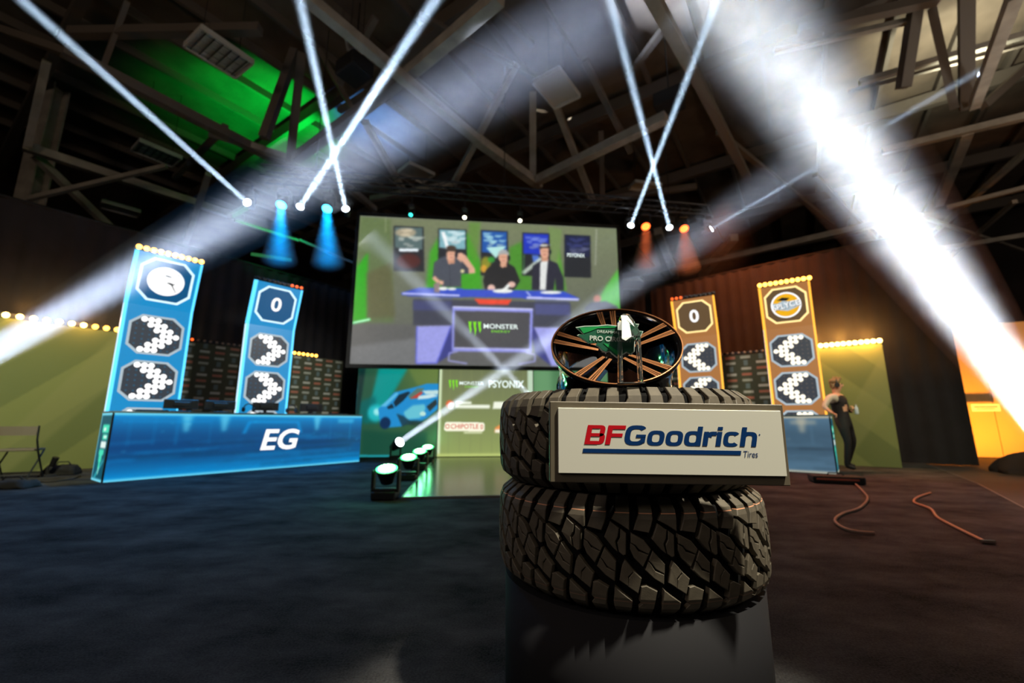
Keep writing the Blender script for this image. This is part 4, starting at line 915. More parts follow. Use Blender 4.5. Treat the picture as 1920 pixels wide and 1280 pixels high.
def stripe_mat():
    m = M_['rubber'].copy(); m.name = 'rubber_with_line'; nt = m.node_tree; b = nt.nodes['Principled BSDF']
    tc = nt.nodes.new('ShaderNodeTexCoord'); sx = nt.nodes.new('ShaderNodeSeparateXYZ'); nt.links.new(tc.outputs['Object'], sx.inputs[0])
    def band(z, wd):
        a = nt.nodes.new('ShaderNodeMath'); a.operation = 'COMPARE'; a.inputs[1].default_value = z; a.inputs[2].default_value = wd; nt.links.new(sx.outputs['Z'], a.inputs[0]); return a
    src = b.inputs['Base Color'].links[0].from_socket; mx = nt.nodes.new('ShaderNodeMix'); mx.data_type = 'RGBA'
    nt.links.new(band(.103, .0011).outputs[0], mx.inputs['Factor']); nt.links.new(src, mx.inputs['A']); mx.inputs['B'].default_value = (.80, .36, .20, 1)
    m2 = nt.nodes.new('ShaderNodeMix'); m2.data_type = 'RGBA'; g = nt.nodes.new('ShaderNodeMath'); g.operation = 'MULTIPLY'; g.inputs[1].default_value = .35
    nt.links.new(band(-.098, .0012).outputs[0], g.inputs[0]); nt.links.new(g.outputs[0], m2.inputs['Factor']); nt.links.new(mx.outputs['Result'], m2.inputs['A']); m2.inputs['B'].default_value = (.45, .22, .14, 1)
    nt.links.new(m2.outputs['Result'], b.inputs['Base Color']); return m
M_['rubber_line'] = stripe_mat()
def tyre(label, z, m, ph):
    c = TC + Vector((0, 0, z + TH / 2)); t = thing('tyre', label, 'tyre', (TC.x, TC.y, z)); L = Matrix.Translation(c)
    bm = BM()
    P = [(.402, 0), (.400, .09), (.392, .112), (.365, .134), (.345, .137), (.29, .132), (.24, .115), (.225, .10), (.222, .085), (.24, .09), (.30, .10), (.37, .09), (.385, .0)]
    P = [(a, b) for a, b in P] + [(a, -b) for a, b in P[::-1][1:-1]]
    lathe(bm, P, 92, L, closed=True); obj('casing', bm, M_['casing'], t, smooth=False)
    N = 23; st = 2 * math.pi / N
    for k, polys in blocks.items():
        me = block_mesh(polys, k); me.materials.append(M_[m])
        for i in range(N): obj('tread_block', me, None, t, L @ Matrix.Rotation(i * st + ph, 4, 'Z'), bake=False)
    bm = BM(); n = 46    # rubber bars in the grooves
    for i in range(n):
        a = 2 * math.pi * i / n
        for s in (-1, 1):
            cyl(bm, c + Vector((.352 * math.cos(a), .352 * math.sin(a), s * .134)), c + Vector((.382 * math.cos(a), .382 * math.sin(a), s * .122)), .006, n=5)
    g = obj('sidewall_ribs', bm, M_['casing'], t); g['kind'] = 'stuff'
ph0 = -math.pi / 2 - .10
tyre('lower off-road tyre with an orange line on its tread, resting on the pedestal', ZB, 'rubber_line', ph0)
tyre('upper off-road tyre behind the white sign, stacked on the lower one', ZB + TH + .002, 'rubber', ph0 + .11)

# sign board
YB = 1.052
tl, tr_, br, bl_ = at_y(1031, 751, YB), at_y(1467, 759, YB), at_y(1484, 910, YB), at_y(1031, 905, YB)
xl = (tl.x + bl_.x) / 2; xr = (tr_.x + br.x) / 2; U = Vector((tr_ - tl)) + Vector(br - bl_); U.y = 0; U.normalize(); V = Vector((-U.z, 0, U.x))
cen = (tl + tr_ + br + bl_) / 4; WB = ((tr_ - tl).length + (br - bl_).length) / 2; HB = ((tl - bl_).length + (tr_ - br).length) / 2
SM = basis(cen, U, V)
t = thing('sign_board', 'white sign with red and blue lettering on dark board before the upper tyre', 'sign', None, M=basis(cen - V * HB / 2, U, V))
M_['board'] = mat('sign_board_brown', (104, 96, 80), .45, noise=(14, .08)); M_['signwhite'] = mat('sign_white', (226, 226, 212), .35)
M_['red'] = mat('sign_red', (206, 10, 30), .4); M_['navy'] = mat('sign_navy', (0, 52, 110), .4)
bm = BM(); box(bm, (0, 0, -.012), (WB, HB, .024)); bevel(bm, .002); obj('board', bm, M_['board'], t, SM)
px = WB / 444.0
bm = BM(); wx0, wx1 = -WB / 2 + 15 * px, WB / 2 - 8 * px; wy0, wy1 = -HB / 2 + 17 * px, HB / 2 - 12 * px
box(bm, ((wx0 + wx1) / 2, (wy0 + wy1) / 2, .003), (wx1 - wx0, wy1 - wy0, .006)); bevel(bm, .0012); obj('white_panel', bm, M_['signwhite'], t, SM)
# bold extended italic letters drawn as outlines, unit: cap height 1
def super_o(cx, cy, rx, ry, e=3.0, n=36, a0=0, a1=2 * math.pi):
    out = []
    for i in range(n):
        a = a0 + (a1 - a0) * i / (n - (0 if abs(a1 - a0 - 2 * math.pi) < 1e-6 else 1)); c, s = math.cos(a), math.sin(a)
        out.append((cx + rx * math.copysign(abs(c) ** (2 / e), c), cy + ry * math.copysign(abs(s) ** (2 / e), s)))
    return out
def glyph(bm, ch, x, z=.0065):
    sw = .26
    def rc(x0, y0, x1, y1): 
        f = [bm.verts.new((x + a, b, z + .0003)) for a, b in ((x0, y0), (x1, y0), (x1, y1), (x0, y1))]; bm.faces.new(f)
    def strip(o, i):
        o = [bm.verts.new((x + a, b, z)) for a, b in o]; i = [bm.verts.new((x + a, b, z)) for a, b in i]
        for k in range(len(o) - 1): bm.faces.new((o[k], o[k + 1], i[k + 1], i[k]))
    def O(cx, cy, rx, ry, w_, h_=None):
        h_ = h_ or w_ * .72; o = super_o(cx, cy, rx, ry, 3); i = super_o(cx, cy, rx - w_, ry - h_, 3.4); strip(o + o[:1], i + i[:1])
    def arc(cx, cy, rx, ry, w_, h_, a0, a1): strip(super_o(cx, cy, rx, ry, 3, 22, R(a0), R(a1)), super_o(cx, cy, rx - w_, ry - h_, 3.4, 22, R(a0), R(a1)))
    if ch == 'B':
        rc(0, 0, sw, 1); rc(sw, .82, .66, 1); rc(sw, .41, .70, .58); rc(sw, 0, .68, .18)
        arc(.62, .70, .33, .30, .26, .16, -90, 90); arc(.64, .29, .36, .29, .27, .16, -90, 90); return 1.03
    if ch == 'F': rc(0, 0, sw, 1); rc(sw, .80, .92, 1); rc(sw, .40, .82, .58); return .93
    if ch == 'G': arc(.56, .5, .56, .52, .28, .20, 38, 322); rc(.58, .38, 1.08, .54); rc(.84, .12, 1.08, .40); return 1.14
    if ch == 'o': O(.44, .37, .44, .39, .25, .18); return .92
    if ch == 'd': O(.43, .37, .43, .39, .25, .18); rc(.62, 0, .88, 1.0); return .94
    if ch == 'r': rc(0, 0, .26, .74); arc(.48, .36, .30, .39, .24, .20, 62, 170); rc(.26, .50, .5, .74) if 0 else None; rc(.42, .55, .66, .75); return .64
    if ch == 'i': rc(0, 0, .26, .74); rc(0, .83, .26, 1.0); return .33
    if ch == 'c': arc(.42, .37, .42, .39, .25, .18, 38, 322); return .85
    if ch == 'h': rc(0, 0, .26, 1.0); arc(.43, .38, .41, .38, .25, .19, 0, 150); rc(.585, 0, .84, .40); return .88
def word(s, W_, Hh, x0, y0):
    bm = BM(); x = 0
    for ch in s: x += glyph(bm, ch, x) + .035
    return bm, x
def sx(cx, cy): return wx0 + (cx - 70) / (1824 - 70) * (wx1 - wx0), wy1 - (cy - 112) / (628 - 112) * (wy1 - wy0)
xa, ya = sx(272, 400); xb, yb = sx(1625, 400); CH = (410 - 258) / 516 * (wy1 - wy0)
b1, w1 = word('BF', 1, 1, 0, 0); b2, w2 = word('Goodrich', 1, 1, 0, 0)
ktot = (xb - xa - .05 * CH) / (w1 + w2); yB = ya
for b, off, m, nm in ((b1, 0, 'red', 'red lettering'), (b2, w1 - .02, 'navy', 'navy lettering')):
    for v in b.verts: v.co = Vector((xa + (v.co.x + off) * ktot + v.co.y * CH * .22, yB + v.co.y * CH, v.co.z))
    obj('lettering', b, M_[m], t, SM, label=nm)
x0, y0 = sx(258, 466); x1, y1 = sx(1480, 466); hh = 32 / 516 * (wy1 - wy0)
bm = BM(); prism(bm, [(x0, y0), (x1, y0), (x1 + hh * .2, y0 + hh), (x0 + hh * .2, y0 + hh)], .006, .0068); obj('underline', bm, M_['navy'], t, SM)
x2, y2 = sx(1552, 462); obj('lettering', text_mesh('Tires', .0215, 0, .22, .80), M_['navy'], t, SM @ Matrix.Translation((x2, y2, .0066)))
bm = BM(); x2, y2 = sx(1639, 305); disc(bm, (x2, y2, .0066), .0017, 10); obj('registered_mark', bm, M_['navy'], t, SM)

# alloy wheel, tilted on top
WC = at_y(1153, 641, 1.50); tilt = R(46); WM = Matrix.Translation(WC) @ Matrix.Rotation(R(-13), 4, 'Z') @ Matrix.Rotation(R(3.5), 4, 'Y') @ Matrix.Rotation(tilt, 4, 'X')
# local +Z = face normal, tilted toward the camera
WR = .228
t = thing('alloy_wheel', 'gloss black alloy wheel with copper striped double spokes, on the upper tyre', 'wheel', None, M=WM)
bm = BM(); lathe(bm, [(WR, -.004), (WR, -.02), (WR * .955, -.03), (WR * .93, -.06), (WR * .90, -.10), (WR * .90, -.185), (WR * .93, -.20), (WR * .97, -.205), (WR * .965, -.215), (WR * .90, -.21), (WR * .865, -.19), (WR * .86, -.06), (WR * .90, -.03), (WR * .94, -.006)], 72, None, closed=True); obj('barrel', bm, M_['gloss'], t, WM, smooth=True)
bm = BM(); lathe(bm, [(WR + .0005, -.006), (WR + .001, -.002), (WR, .001), (WR * .984, .0005), (WR * .982, -.003)], 72, None, closed=True); obj('copper_lip', bm, M_['copper'], t, WM, smooth=True)
bm = BM(); lathe(bm, [(.0, -.028), (.028, -.028), (.034, -.034), (.06, -.036), (.066, -.05), (.066, -.09), (0, -.09)], 32); obj('hub', bm, M_['gloss'], t, WM, smooth=True)
for i in range(5):
    a = R(100 + 72 * i)
    for s in (-1, 1):
        L = WM @ Matrix.Rotation(a, 4, 'Z') @ Matrix.Translation((0, s * .0, 0))
        def sp(x, y): return (x, y)
        xi, xo = .045, WR * .955; yi, yo = s * .013, s * .026; wi, wo = .010, .013
        bm = BM(); za, zb = -.034, -.006
        P = [(xi, yi - wi / 2, za), (xi, yi + wi / 2 + 0, za), (xo, yo + wo, zb), (xo, yo - wo, zb)]
        top = [bm.verts.new(p) for p in P]; bot = [bm.verts.new((p[0], p[1] * .9, p[2] - .032)) for p in P]
        bm.faces.new(top); bm.faces.new(bot[::-1])
        for k in range(4): bm.faces.new((top[k], bot[k], bot[(k + 1) % 4], top[(k + 1) % 4]))
        so = obj('spoke', bm, M_['gloss'], t, L)
        for q in (-.72, -.05, .62):
            bm = BM(); w2_ = .0030 if q != -.05 else .0016
            yA, yB2 = yi + q * wi / 2, yo + q * wo
            prof_ = [(xi + .012, yA - w2_ * .7, za + .0020), (xi + .012, yA + w2_ * .7, za + .0020), (xo, yB2 + w2_, zb + .0022), (xo, yB2 - w2_, zb + .0022)]
            v1 = [bm.verts.new(p) for p in prof_]; v0 = [bm.verts.new((p[0], p[1], p[2] - .003)) for p in prof_]
            bm.faces.new(v1); bm.faces.new(v0[::-1])
            for k in range(4): bm.faces.new((v1[k], v0[k], v0[(k + 1) % 4], v1[(k + 1) % 4]))
            obj('copper_stripe', bm, M_['copper'], so, L)
for i in range(5):
    a = R(64 + 72 * i); bm = BM(); cyl(bm, (.045 * math.cos(a), .045 * math.sin(a), -.04), (.045 * math.cos(a), .045 * math.sin(a), -.030), .007, n=6); obj('wheel_nut', bm, M_['chrome'], t, WM)

# trophy : clear acrylic uprights with faceted top, green plaque
YT = 1.165
M_['glass'] = bpy.data.materials.new('clear_acrylic'); M_['glass'].use_nodes = True
b = M_['glass'].node_tree.nodes['Principled BSDF']; b.inputs['Transmission Weight'].default_value = .93; b.inputs['Roughness'].default_value = .02; b.inputs['IOR'].default_value = 1.49; b.inputs['Base Color'].default_value = (.93, 1, .98, 1)
M_['facet_white'] = mat('bright_facet', (244, 255, 250), .22, spec=.9, coat=.6)  # crystal brightness put into white facets, tilted up towards the key
M_['plaque'] = mat('plaque_green', (40, 104, 78), .35, noise=(9, .25)); M_['plaque_l'] = mat('plaque_bright_green', (40, 170, 90), .3); M_['plaque_w'] = mat('plaque_white', (222, 236, 228), .4)
def tp(cx, cy, Y=YT): return at_y(1000 + cx * .15625, 550 + cy * .15625, Y)
tb = tp(1160, 1085); tb.z = ZB + 2 * TH + .004
TB = Matrix.Translation(tb); t = thing('trophy', 'clear acrylic trophy with a green event plaque, in front of the wheel', 'trophy', tb)
def slab(name, pts, Y0, Y1, m, bev=0, par=None):
    bm = BM(); P = [tp(*p, YT) for p in pts]; a = [bm.verts.new((p.x, Y0, p.z)) for p in P]; b_ = [bm.verts.new((p.x, Y1, p.z)) for p in P]
    bm.faces.new(a); bm.faces.new(b_[::-1])
    for i in range(len(P)): bm.faces.new((a[i], b_[i], b_[(i + 1) % len(P)], a[(i + 1) % len(P)]))
    if bev: bmesh.ops.bevel(bm, geom=bm.edges[:], offset=bev, segments=1, affect='EDGES')
    return obj(name, bm, M_[m], par or t)
PL = [(515, 392), (620, 376), (780, 372), (900, 360), (1010, 372), (1180, 362), (1232, 350), (1285, 352), (1250, 432), (1336, 442), (1284, 550), (1236, 546), (1228, 690), (1190, 728), (1140, 700), (1020, 768), (960, 722), (930, 690), (880, 702), (832, 680), (800, 640), (755, 612), (775, 584), (670, 592), (532, 490), (550, 480), (612, 480)]
cx_, cy_ = 940, 520
IN = [(cx_ + (x - cx_) * .965, cy_ + (y - cy_) * .93) for x, y in PL]
slab('plaque', PL, YT + .012, YT + .018, 'plaque_w'); pq = slab('plaque_face', IN, YT + .0105, YT + .012, 'plaque')
slab('plaque_band', [(560, 402), (780, 388), (1000, 384), (1000, 400), (780, 408), (700, 440), (610, 470)], YT + .0095, YT + .0105, 'plaque_l')
slab('plaque_band', [(850, 590), (900, 600), (1030, 690), (1030, 740), (1000, 720)], YT + .0095, YT + .0105, 'plaque_l')
ts = .15625 * YT / 808
def tl_(s, cx, cy, size, bold=0, sxx=1):
    p = tp(cx, cy); M = basis((p.x, YT + .009, p.z), (1, 0, -.055), (0.05, 0, 1)); return obj('lettering', text_mesh(s, size, bold, 0, sxx, 'LEFT'), M_['plaque_w'], t, M)
tl_('DREAMHACK', 770, 447, 50 * ts, .01, 1.1); tl_('PRO CIRCUIT', 680, 528, 84 * ts, .028, 1.05)
# faceted clear body
slab('acrylic_upright', [(1015, 440), (1045, 440), (1060, 1085), (1012, 1085)], YT - .018, YT + .004, 'glass', .0016)
slab('acrylic_upright', [(1225, 500), (1262, 480), (1300, 1090), (1256, 1090)], YT - .018, YT + .004, 'glass', .0016)
slab('acrylic_head', [(1048, 262), (1130, 262), (1180, 330), (1225, 420), (1262, 480), (1260, 545), (1215, 520), (1180, 520), (1150, 545), (1120, 560), (1060, 540), (1018, 470), (1012, 350)], YT - .020, YT + .006, 'glass', .003)
def facet(pts):
    bm = BM(); P = [at_y(1000 + x * .15625, 550 + y * .15625, YT - dy) for x, y, dy in pts]; a = [bm.verts.new(p) for p in P]; b_ = [bm.verts.new(p + Vector((0, .004, 0))) for p in P]
    bm.faces.new(a); bm.faces.new(b_[::-1])
    for i in range(len(P)): bm.faces.new((a[i], b_[i], b_[(i + 1) % len(P)], a[(i + 1) % len(P)]))
    obj('bright_facet', bm, M_['facet_white'], t)
facet([(1054, 264, .022), (1128, 264, .022), (1120, 318, .030), (1062, 318, .030)])
facet([(1062, 320, .030), (1062, 440, .044), (1014, 438, .030), (1012, 352, .024)])
facet([(1064, 320, .030), (1120, 320, .030), (1152, 350, .028), (1180, 516, .046), (1108, 566, .050), (1062, 540, .050)])
facet([(1130, 266, .022), (1180, 330, .020), (1216, 400, .022), (1156, 348, .026), (1124, 316, .029)])
slab('acrylic_base', [(1010, 1078), (1305, 1078), (1305, 1092), (1010, 1092)], YT - .03, YT + .02, 'glass', .001)

# ================================================================== PERSON at the right desk
def skin_fig(name, chains, mat_fn, parent, mats, levels=2, root=0):
    """one continuous skinned surface: verts {id:(pos, r)}, edges"""
    verts, edges = chains; ids = list(verts)
    me = bpy.data.meshes.new(name); me.from_pydata([verts[i][0] for i in ids], [(ids.index(a), ids.index(b)) for a, b in edges], [])
    o = bpy.data.objects.new(name, me); C.objects.link(o)
    md = o.modifiers.new('s', 'SKIN'); md.use_smooth_shade = True; o.modifiers.new('u', 'SUBSURF').levels = levels
    for k, i in enumerate(ids):
        r = verts[i][1]; me.skin_vertices[0].data[k].radius = r if isinstance(r, tuple) else (r, r)
    me.skin_vertices[0].data[root].use_root = True
    dg = bpy.context.evaluated_depsgraph_get(); dg.update(); m2 = bpy.data.meshes.new_from_object(o.evaluated_get(dg))
    bpy.data.objects.remove(o); m2.materials.clear()
    for m in mats: m2.materials.append(m)
    for p in m2.polygons: p.material_index = mat_fn(p.center); p.use_smooth = True
    return obj(name, m2, None, parent)
PY = 8.0
foot = at_y(1592, 876, PY); px0 = foot.x
def pp(px, py, dy=0): return at_y(px, py, PY + dy)
g0 = pp(1590, 862); 
t = thing('person', 'person in black vest and pale sleeves with headset, holding a bottle, beside the right desk', 'person', (g0.x, PY, 0))
M_['vest'] = mat('vest_black', (34, 26, 28), .8); M_['sleeve'] = mat('sleeve_pale', (196, 186, 172), .8); M_['trouser'] = mat('trouser_black', (24, 22, 24), .8); M_['shoe'] = mat('shoe', (20, 20, 20), .5)
V_ = {}
def J(k, px, py, dy, r): V_[k] = (tuple(pp(px, py, dy)), r)
J('pelvis', 1583, 792, .02, (.15, .11)); J('waist', 1577, 776, .02, (.14, .10)); J('chest', 1571, 757, .02, (.165, .115)); J('uchest', 1568, 746, .02, (.15, .10)); J('neck', 1567, 738, .02, .052); J('skull', 1569, 724, .0, (.082, .092)); J('crown', 1568, 717, .0, (.078, .084))
J('shL', 1555, 745, -.10, .062); J('elL', 1545, 762, -.16, .045); J('wrL', 1556, 772, -.26, .030); J('haL', 1562, 774, -.30, (.030, .02))
J('shR', 1580, 747, .14, .062); J('elR', 1588, 765, .06, .045); J('wrR', 1596, 772, -.10, .030); J('haR', 1599, 770, -.14, (.022, .02))
J('hipL', 1580, 798, -.07, .10); J('knL', 1590, 828, -.10, .062); J('anL', 1586, 863, -.02, .042); V_['toL'] = (tuple(Vector(V_['anL'][0]) + Vector((.12, -.06, -.035))), (.035, .03))
J('hipR', 1588, 798, .12, .10); J('knR', 1600, 828, .18, .060); J('anR', 1588, 856, .42, .040); V_['toR'] = (tuple(Vector(V_['anR'][0]) + Vector((.10, -.05, -.05))), (.035, .03))
for s in 'LR':
    a = Vector(V_['an' + s][0]); a.z = .085; V_['an' + s] = (tuple(a), V_['an' + s][1]); b = Vector(V_['to' + s][0]); b.z = .045; V_['to' + s] = (tuple(b), V_['to' + s][1])
E_ = [('pelvis', 'waist'), ('waist', 'chest'), ('chest', 'uchest'), ('uchest', 'neck'), ('neck', 'skull'), ('skull', 'crown'), ('uchest', 'shL'), ('shL', 'elL'), ('elL', 'wrL'), ('wrL', 'haL'), ('uchest', 'shR'), ('shR', 'elR'), ('elR', 'wrR'), ('wrR', 'haR'), ('pelvis', 'hipL'), ('hipL', 'knL'), ('knL', 'anL'), ('anL', 'toL'), ('pelvis', 'hipR'), ('hipR', 'knR'), ('knR', 'anR'), ('anR', 'toR')]
nearest = [(Vector(V_[k][0]), m) for k, m in (('skull', 0), ('crown', 0), ('neck', 0), ('haL', 0), ('haR', 0), ('wrL', 0), ('wrR', 1), ('shL', 2), ('elL', 2), ('shR', 1), ('elR', 1), ('chest', 1), ('uchest', 1), ('waist', 1), ('pelvis', 3), ('hipL', 3), ('hipR', 3), ('knL', 3), ('knR', 3), ('anL', 3), ('anR', 3), ('toL', 4), ('toR', 4))]
def pm(c): return min(nearest, key=lambda q: (q[0] - c).length)[1]
skin_fig('body', (V_, E_), pm, t, [M_['skin'], M_['vest'], M_['sleeve'], M_['trouser'], M_['shoe']])
hd = Vector(V_['skull'][0]) + Vector((0, 0, .01)); fx = Vector((.88, -.47, 0)).normalized(); fs = Vector((-fx.y, fx.x, 0)); HM = Matrix(((fx.x, fs.x, 0, hd.x), (fx.y, fs.y, 0, hd.y), (0, 0, 1, hd.z), (0, 0, 0, 1)))
bm = BM(); ball(bm, (.085, 0, .005), .018, 8, (1.1, .7, 1.4)); obj('nose', bm, M_['skin'], t, HM, smooth=True)
for s in (-1, 1):
    bm = BM(); ball(bm, (.072, s * .030, .028), .011, 8); obj('eye', bm, M_['black'], t, HM)
bm = BM(); ball(bm, (.075, 0, -.035), .016, 8, (.5, 1.4, .4)); obj('mouth', bm, mat('lips', (150, 80, 70), .6), t, HM)
bm = BM()
for i in range(60):
    a = random.uniform(-1, 1); b_ = random.uniform(.2, 1.5); p = Vector((-.03 + .075 * math.cos(b_) * a, random.uniform(-.05, .05), .07 + .03 * math.sin(b_))); ball(bm, p, .03, 6, (1, .8, 1.2))
for i in range(14): ball(bm, Vector((-.045 + .008 * i, random.uniform(-.02, .02), .125 + .02 * math.sin(i))), .026, 6, (.8, .7, 1.3))
for i in range(30): ball(bm, Vector((-.06 - random.random() * .02, random.uniform(-.06, .06), random.uniform(-.03, .07))), .028, 6)
obj('hair', bm, M_['hair'], t, HM, smooth=True)
bm = BM()
for s in (-1, 1): cyl(bm, HM @ Vector((-.005, s * .075, .01)), HM @ Vector((-.005, s * .105, .01)), .042, n=12)
tube(bm, [HM @ Vector((-.005, .09 * math.cos(a), .03 + .10 * math.sin(a))) for a in np.linspace(0, math.pi, 10)], .010, 6); obj('headset', bm, M_['black'], t)
def hand(at, dirv, side, curl, nm='fingers'):
    at = Vector(at); d = Vector(dirv).normalized(); s = Vector(side).normalized(); dn = d.cross(s)
    bm = BM()
    for k, l in ((-1.5, .060), (-.5, .072), (.5, .066), (1.5, .05)):
        p = at + s * k * .016 + d * .02; tube(bm, [p, p + d * l * .5, p + d * l * .8 + dn * curl * .03, p + d * l * .75 + dn * curl * .055], [.009, .0085, .008, .006], 6)
    p = at + s * -.03; tube(bm, [p, p - s * .015 + d * .025, p - s * .01 + d * .045 + dn * curl * .02], [.010, .009, .007], 6)
    obj(nm, bm, M_['skin'], t, smooth=True)
hand(V_['haL'][0], (.5, -.6, -.5), (0.6, .6, 0), -1); hand(V_['haR'][0], (.2, -.3, .9), (.8, .5, 0), 1)
bc = Vector(V_['haR'][0]) + Vector((.03, -.05, .0))
b_ = thing('water_bottle', 'small clear water bottle held up by the person at right', 'bottle', bc)
bm = BM(); lathe(bm, [(0, -.06), (.028, -.06), (.030, -.05), (.030, .05), (.014, .08), (.012, .095), (0, .095)], 14, Matrix.Translation(bc)); obj('bottle_body', bm, mat('bottle_clear', (200, 214, 226), .1, spec=.8), b_, smooth=True)
bm = BM(); cyl(bm, bc + Vector((0, 0, .093)), bc + Vector((0, 0, .115)), .015, n=12); obj('cap', bm, M_['fix'], b_)

# ================================================================== folding chair + floor clutter on the left
cc = at_z(28, 899, 0); cc = Vector((cc.x, cc.y, 0)); rzc = R(28)
t = thing('folding_chair', 'grey padded folding chair at the far left edge', 'chair', cc, rzc); L = Matrix.Translation(cc) @ Matrix.Rotation(rzc, 4, 'Z')
M_['pad'] = mat('chair_pad', (112, 104, 92), .8); M_['frame'] = mat('chair_frame', (52, 56, 62), .4, .6)
bm = BM(); vs = box(bm, (0, 0, .445), (.42, .38, .035)); bevel(bm, .012, 2); obj('seat', bm, M_['pad'], t, L)
bm = BM(); P = [(x, -.215 - .03 * (1 - (x / .22) ** 2), z) for z in (.665, .80) for x in np.linspace(-.22, .22, 7)]
va = [bm.verts.new(p) for p in P]; vb = [bm.verts.new((p[0], p[1] - .025, p[2])) for p in P]
for k in range(6):
    bm.faces.new((va[k], va[k + 1], va[k + 8], va[k + 7])); bm.faces.new((vb[k], vb[k + 1], vb[k + 8], vb[k + 7])); bm.faces.new((va[k], va[k + 1], vb[k + 1], vb[k])); bm.faces.new((va[k + 7], va[k + 8], vb[k + 8], vb[k + 7]))
bm.faces.new((va[0], va[7], vb[7], vb[0])); bm.faces.new((va[6], va[13], vb[13], vb[6])); obj('backrest', bm, M_['pad'], t, L)
for s in (-1, 1):
    bm = BM(); tube(bm, [(s * .225, -.225, .81), (s * .225, -.20, .60), (s * .225, -.10, .42), (s * .225, .22, .012)], .013, 8); obj('leg', bm, M_['frame'], t, L)
    bm = BM(); tube(bm, [(s * .20, .17, .43), (s * .20, 0, .25), (s * .20, -.24, .012)], .012, 8); obj('leg', bm, M_['frame'], t, L)
for y_, z_, x_ in ((.165, .09, .225), (-.17, .075, .20)):
    bm = BM(); cyl(bm, (-x_, y_, z_), (x_, y_, z_), .010, n=8); obj('cross_bar', bm, M_['frame'], t, L)
# black gear on the floor by the chair
def gear_bag(label, c, s, rz):
    t = thing('gear_bag', label, 'bag', c, rz); L = Matrix.Translation(c) @ Matrix.Rotation(rz, 4, 'Z')
    bm = BM(); bmesh.ops.create_grid(bm, x_segments=1, y_segments=1, size=.01); bm.clear()
    bmesh.ops.create_cube(bm, size=1, matrix=Matrix.Translation((0, 0, s[2] / 2 + .004)) @ Matrix.Diagonal((s[0], s[1], s[2], 1))); bmesh.ops.subdivide_edges(bm, edges=bm.edges[:], cuts=4, use_grid_fill=True)
    for v in bm.verts:
        if v.co.z > .01: v.co.x *= 1 - .25 * (v.co.z / s[2]) ** 2; v.co.y *= 1 - .25 * (v.co.z / s[2]) ** 2; v.co += Vector((random.uniform(-1, 1), random.uniform(-1, 1), random.uniform(-1.5, .5))) * .012; v.co.z = max(v.co.z, .006)
    obj('bag_body', bm, M_['matte'], t, L, smooth=True)
    bm = BM(); tube(bm, [(-s[0] * .25, 0, s[2] * .93), (-s[0] * .15, 0, s[2] + .05), (s[0] * .15, 0, s[2] + .05), (s[0] * .25, 0, s[2] * .93)], .010, 6); obj('handle', bm, M_['matte'], t, L)
    return t, L
def gz(px, py): p = at_z(px, py, 0); return Vector((p.x, p.y, 0))
gear_bag('low black gear bag on the carpet below the green wall', gz(115, 890), (.42, .26, .16), .4)
gear_bag('black gear bag on the floor at the left edge, in front of the chair', gz(20, 915), (.5, .3, .10), .2)
t = thing('microphone_stand', 'short black microphone stand standing on the carpet between chair and EG desk', 'stand', gz(88, 893)); c0 = gz(88, 893)
bm = BM(); cyl(bm, c0 + Vector((0, 0, .005)), c0 + Vector((0, 0, .025)), .11, .10, 18); obj('base', bm, M_['matte'], t)
bm = BM(); tube(bm, [c0 + Vector((0, 0, .02)), c0 + Vector((.0, 0, .16)), c0 + Vector((.05, 0, .20))], .009, 6); obj('pole', bm, M_['black'], t)
bm = BM(); cyl(bm, c0 + Vector((.04, 0, .16)), c0 + Vector((.09, 0, .30)), .035, .045, 12); obj('microphone', bm, M_['black'], t)
def cable(label, pts, m, r=.011):
    P = [gz(*p) + Vector((0, 0, r + .003)) for p in pts]; Q = []
    for i in range(len(P) - 1):
        a, b, c, d = P[max(i - 1, 0)], P[i], P[i + 1], P[min(i + 2, len(P) - 1)]
        for k in range(6):
            u = k / 6; Q.append(.5 * ((2 * b) + (c - a) * u + (2 * a - 5 * b + 4 * c - d) * u * u + (3 * b - a - 3 * c + d) * u ** 3))
    Q.append(P[-1]); bm = BM(); tube(bm, Q, r, 7); return tag(obj('cable', bm, m, smooth=True), label, 'cable')
M_['cable_t'] = mat('cable_tan', (176, 118, 92), .5); M_['cable_b'] = mat('cable_dark', (40, 36, 36), .6)
cable('tan cable curling on the carpet near the grey blue desk', [(1600, 905), (1620, 925), (1627, 938), (1612, 955), (1582, 965), (1566, 978), (1580, 992), (1606, 1000), (1640, 1003)], mat('cable_grey_tan', (124, 96, 84), .6), .012)
cable('orange tan cable ending in a plug, rightmost on the carpet', [(1745, 926), (1722, 934), (1715, 944), (1745, 956), (1758, 972), (1790, 990), (1850, 1020)], M_['cable_t'], .011)
cable('dark cable running over the carpet beside the folding chair', [(-10, 905), (40, 900), (80, 905), (130, 900), (150, 893)], M_['cable_b'], .012)
bm = BM(); e = gz(1850, 1020); cyl(bm, e + Vector((-.03, .01, .016)), e + Vector((.05, -.012, .016)), .014, n=10); tag(obj('cable_plug', bm, M_['chrome']), 'bright metal plug at the end of the orange tan cable', 'plug')
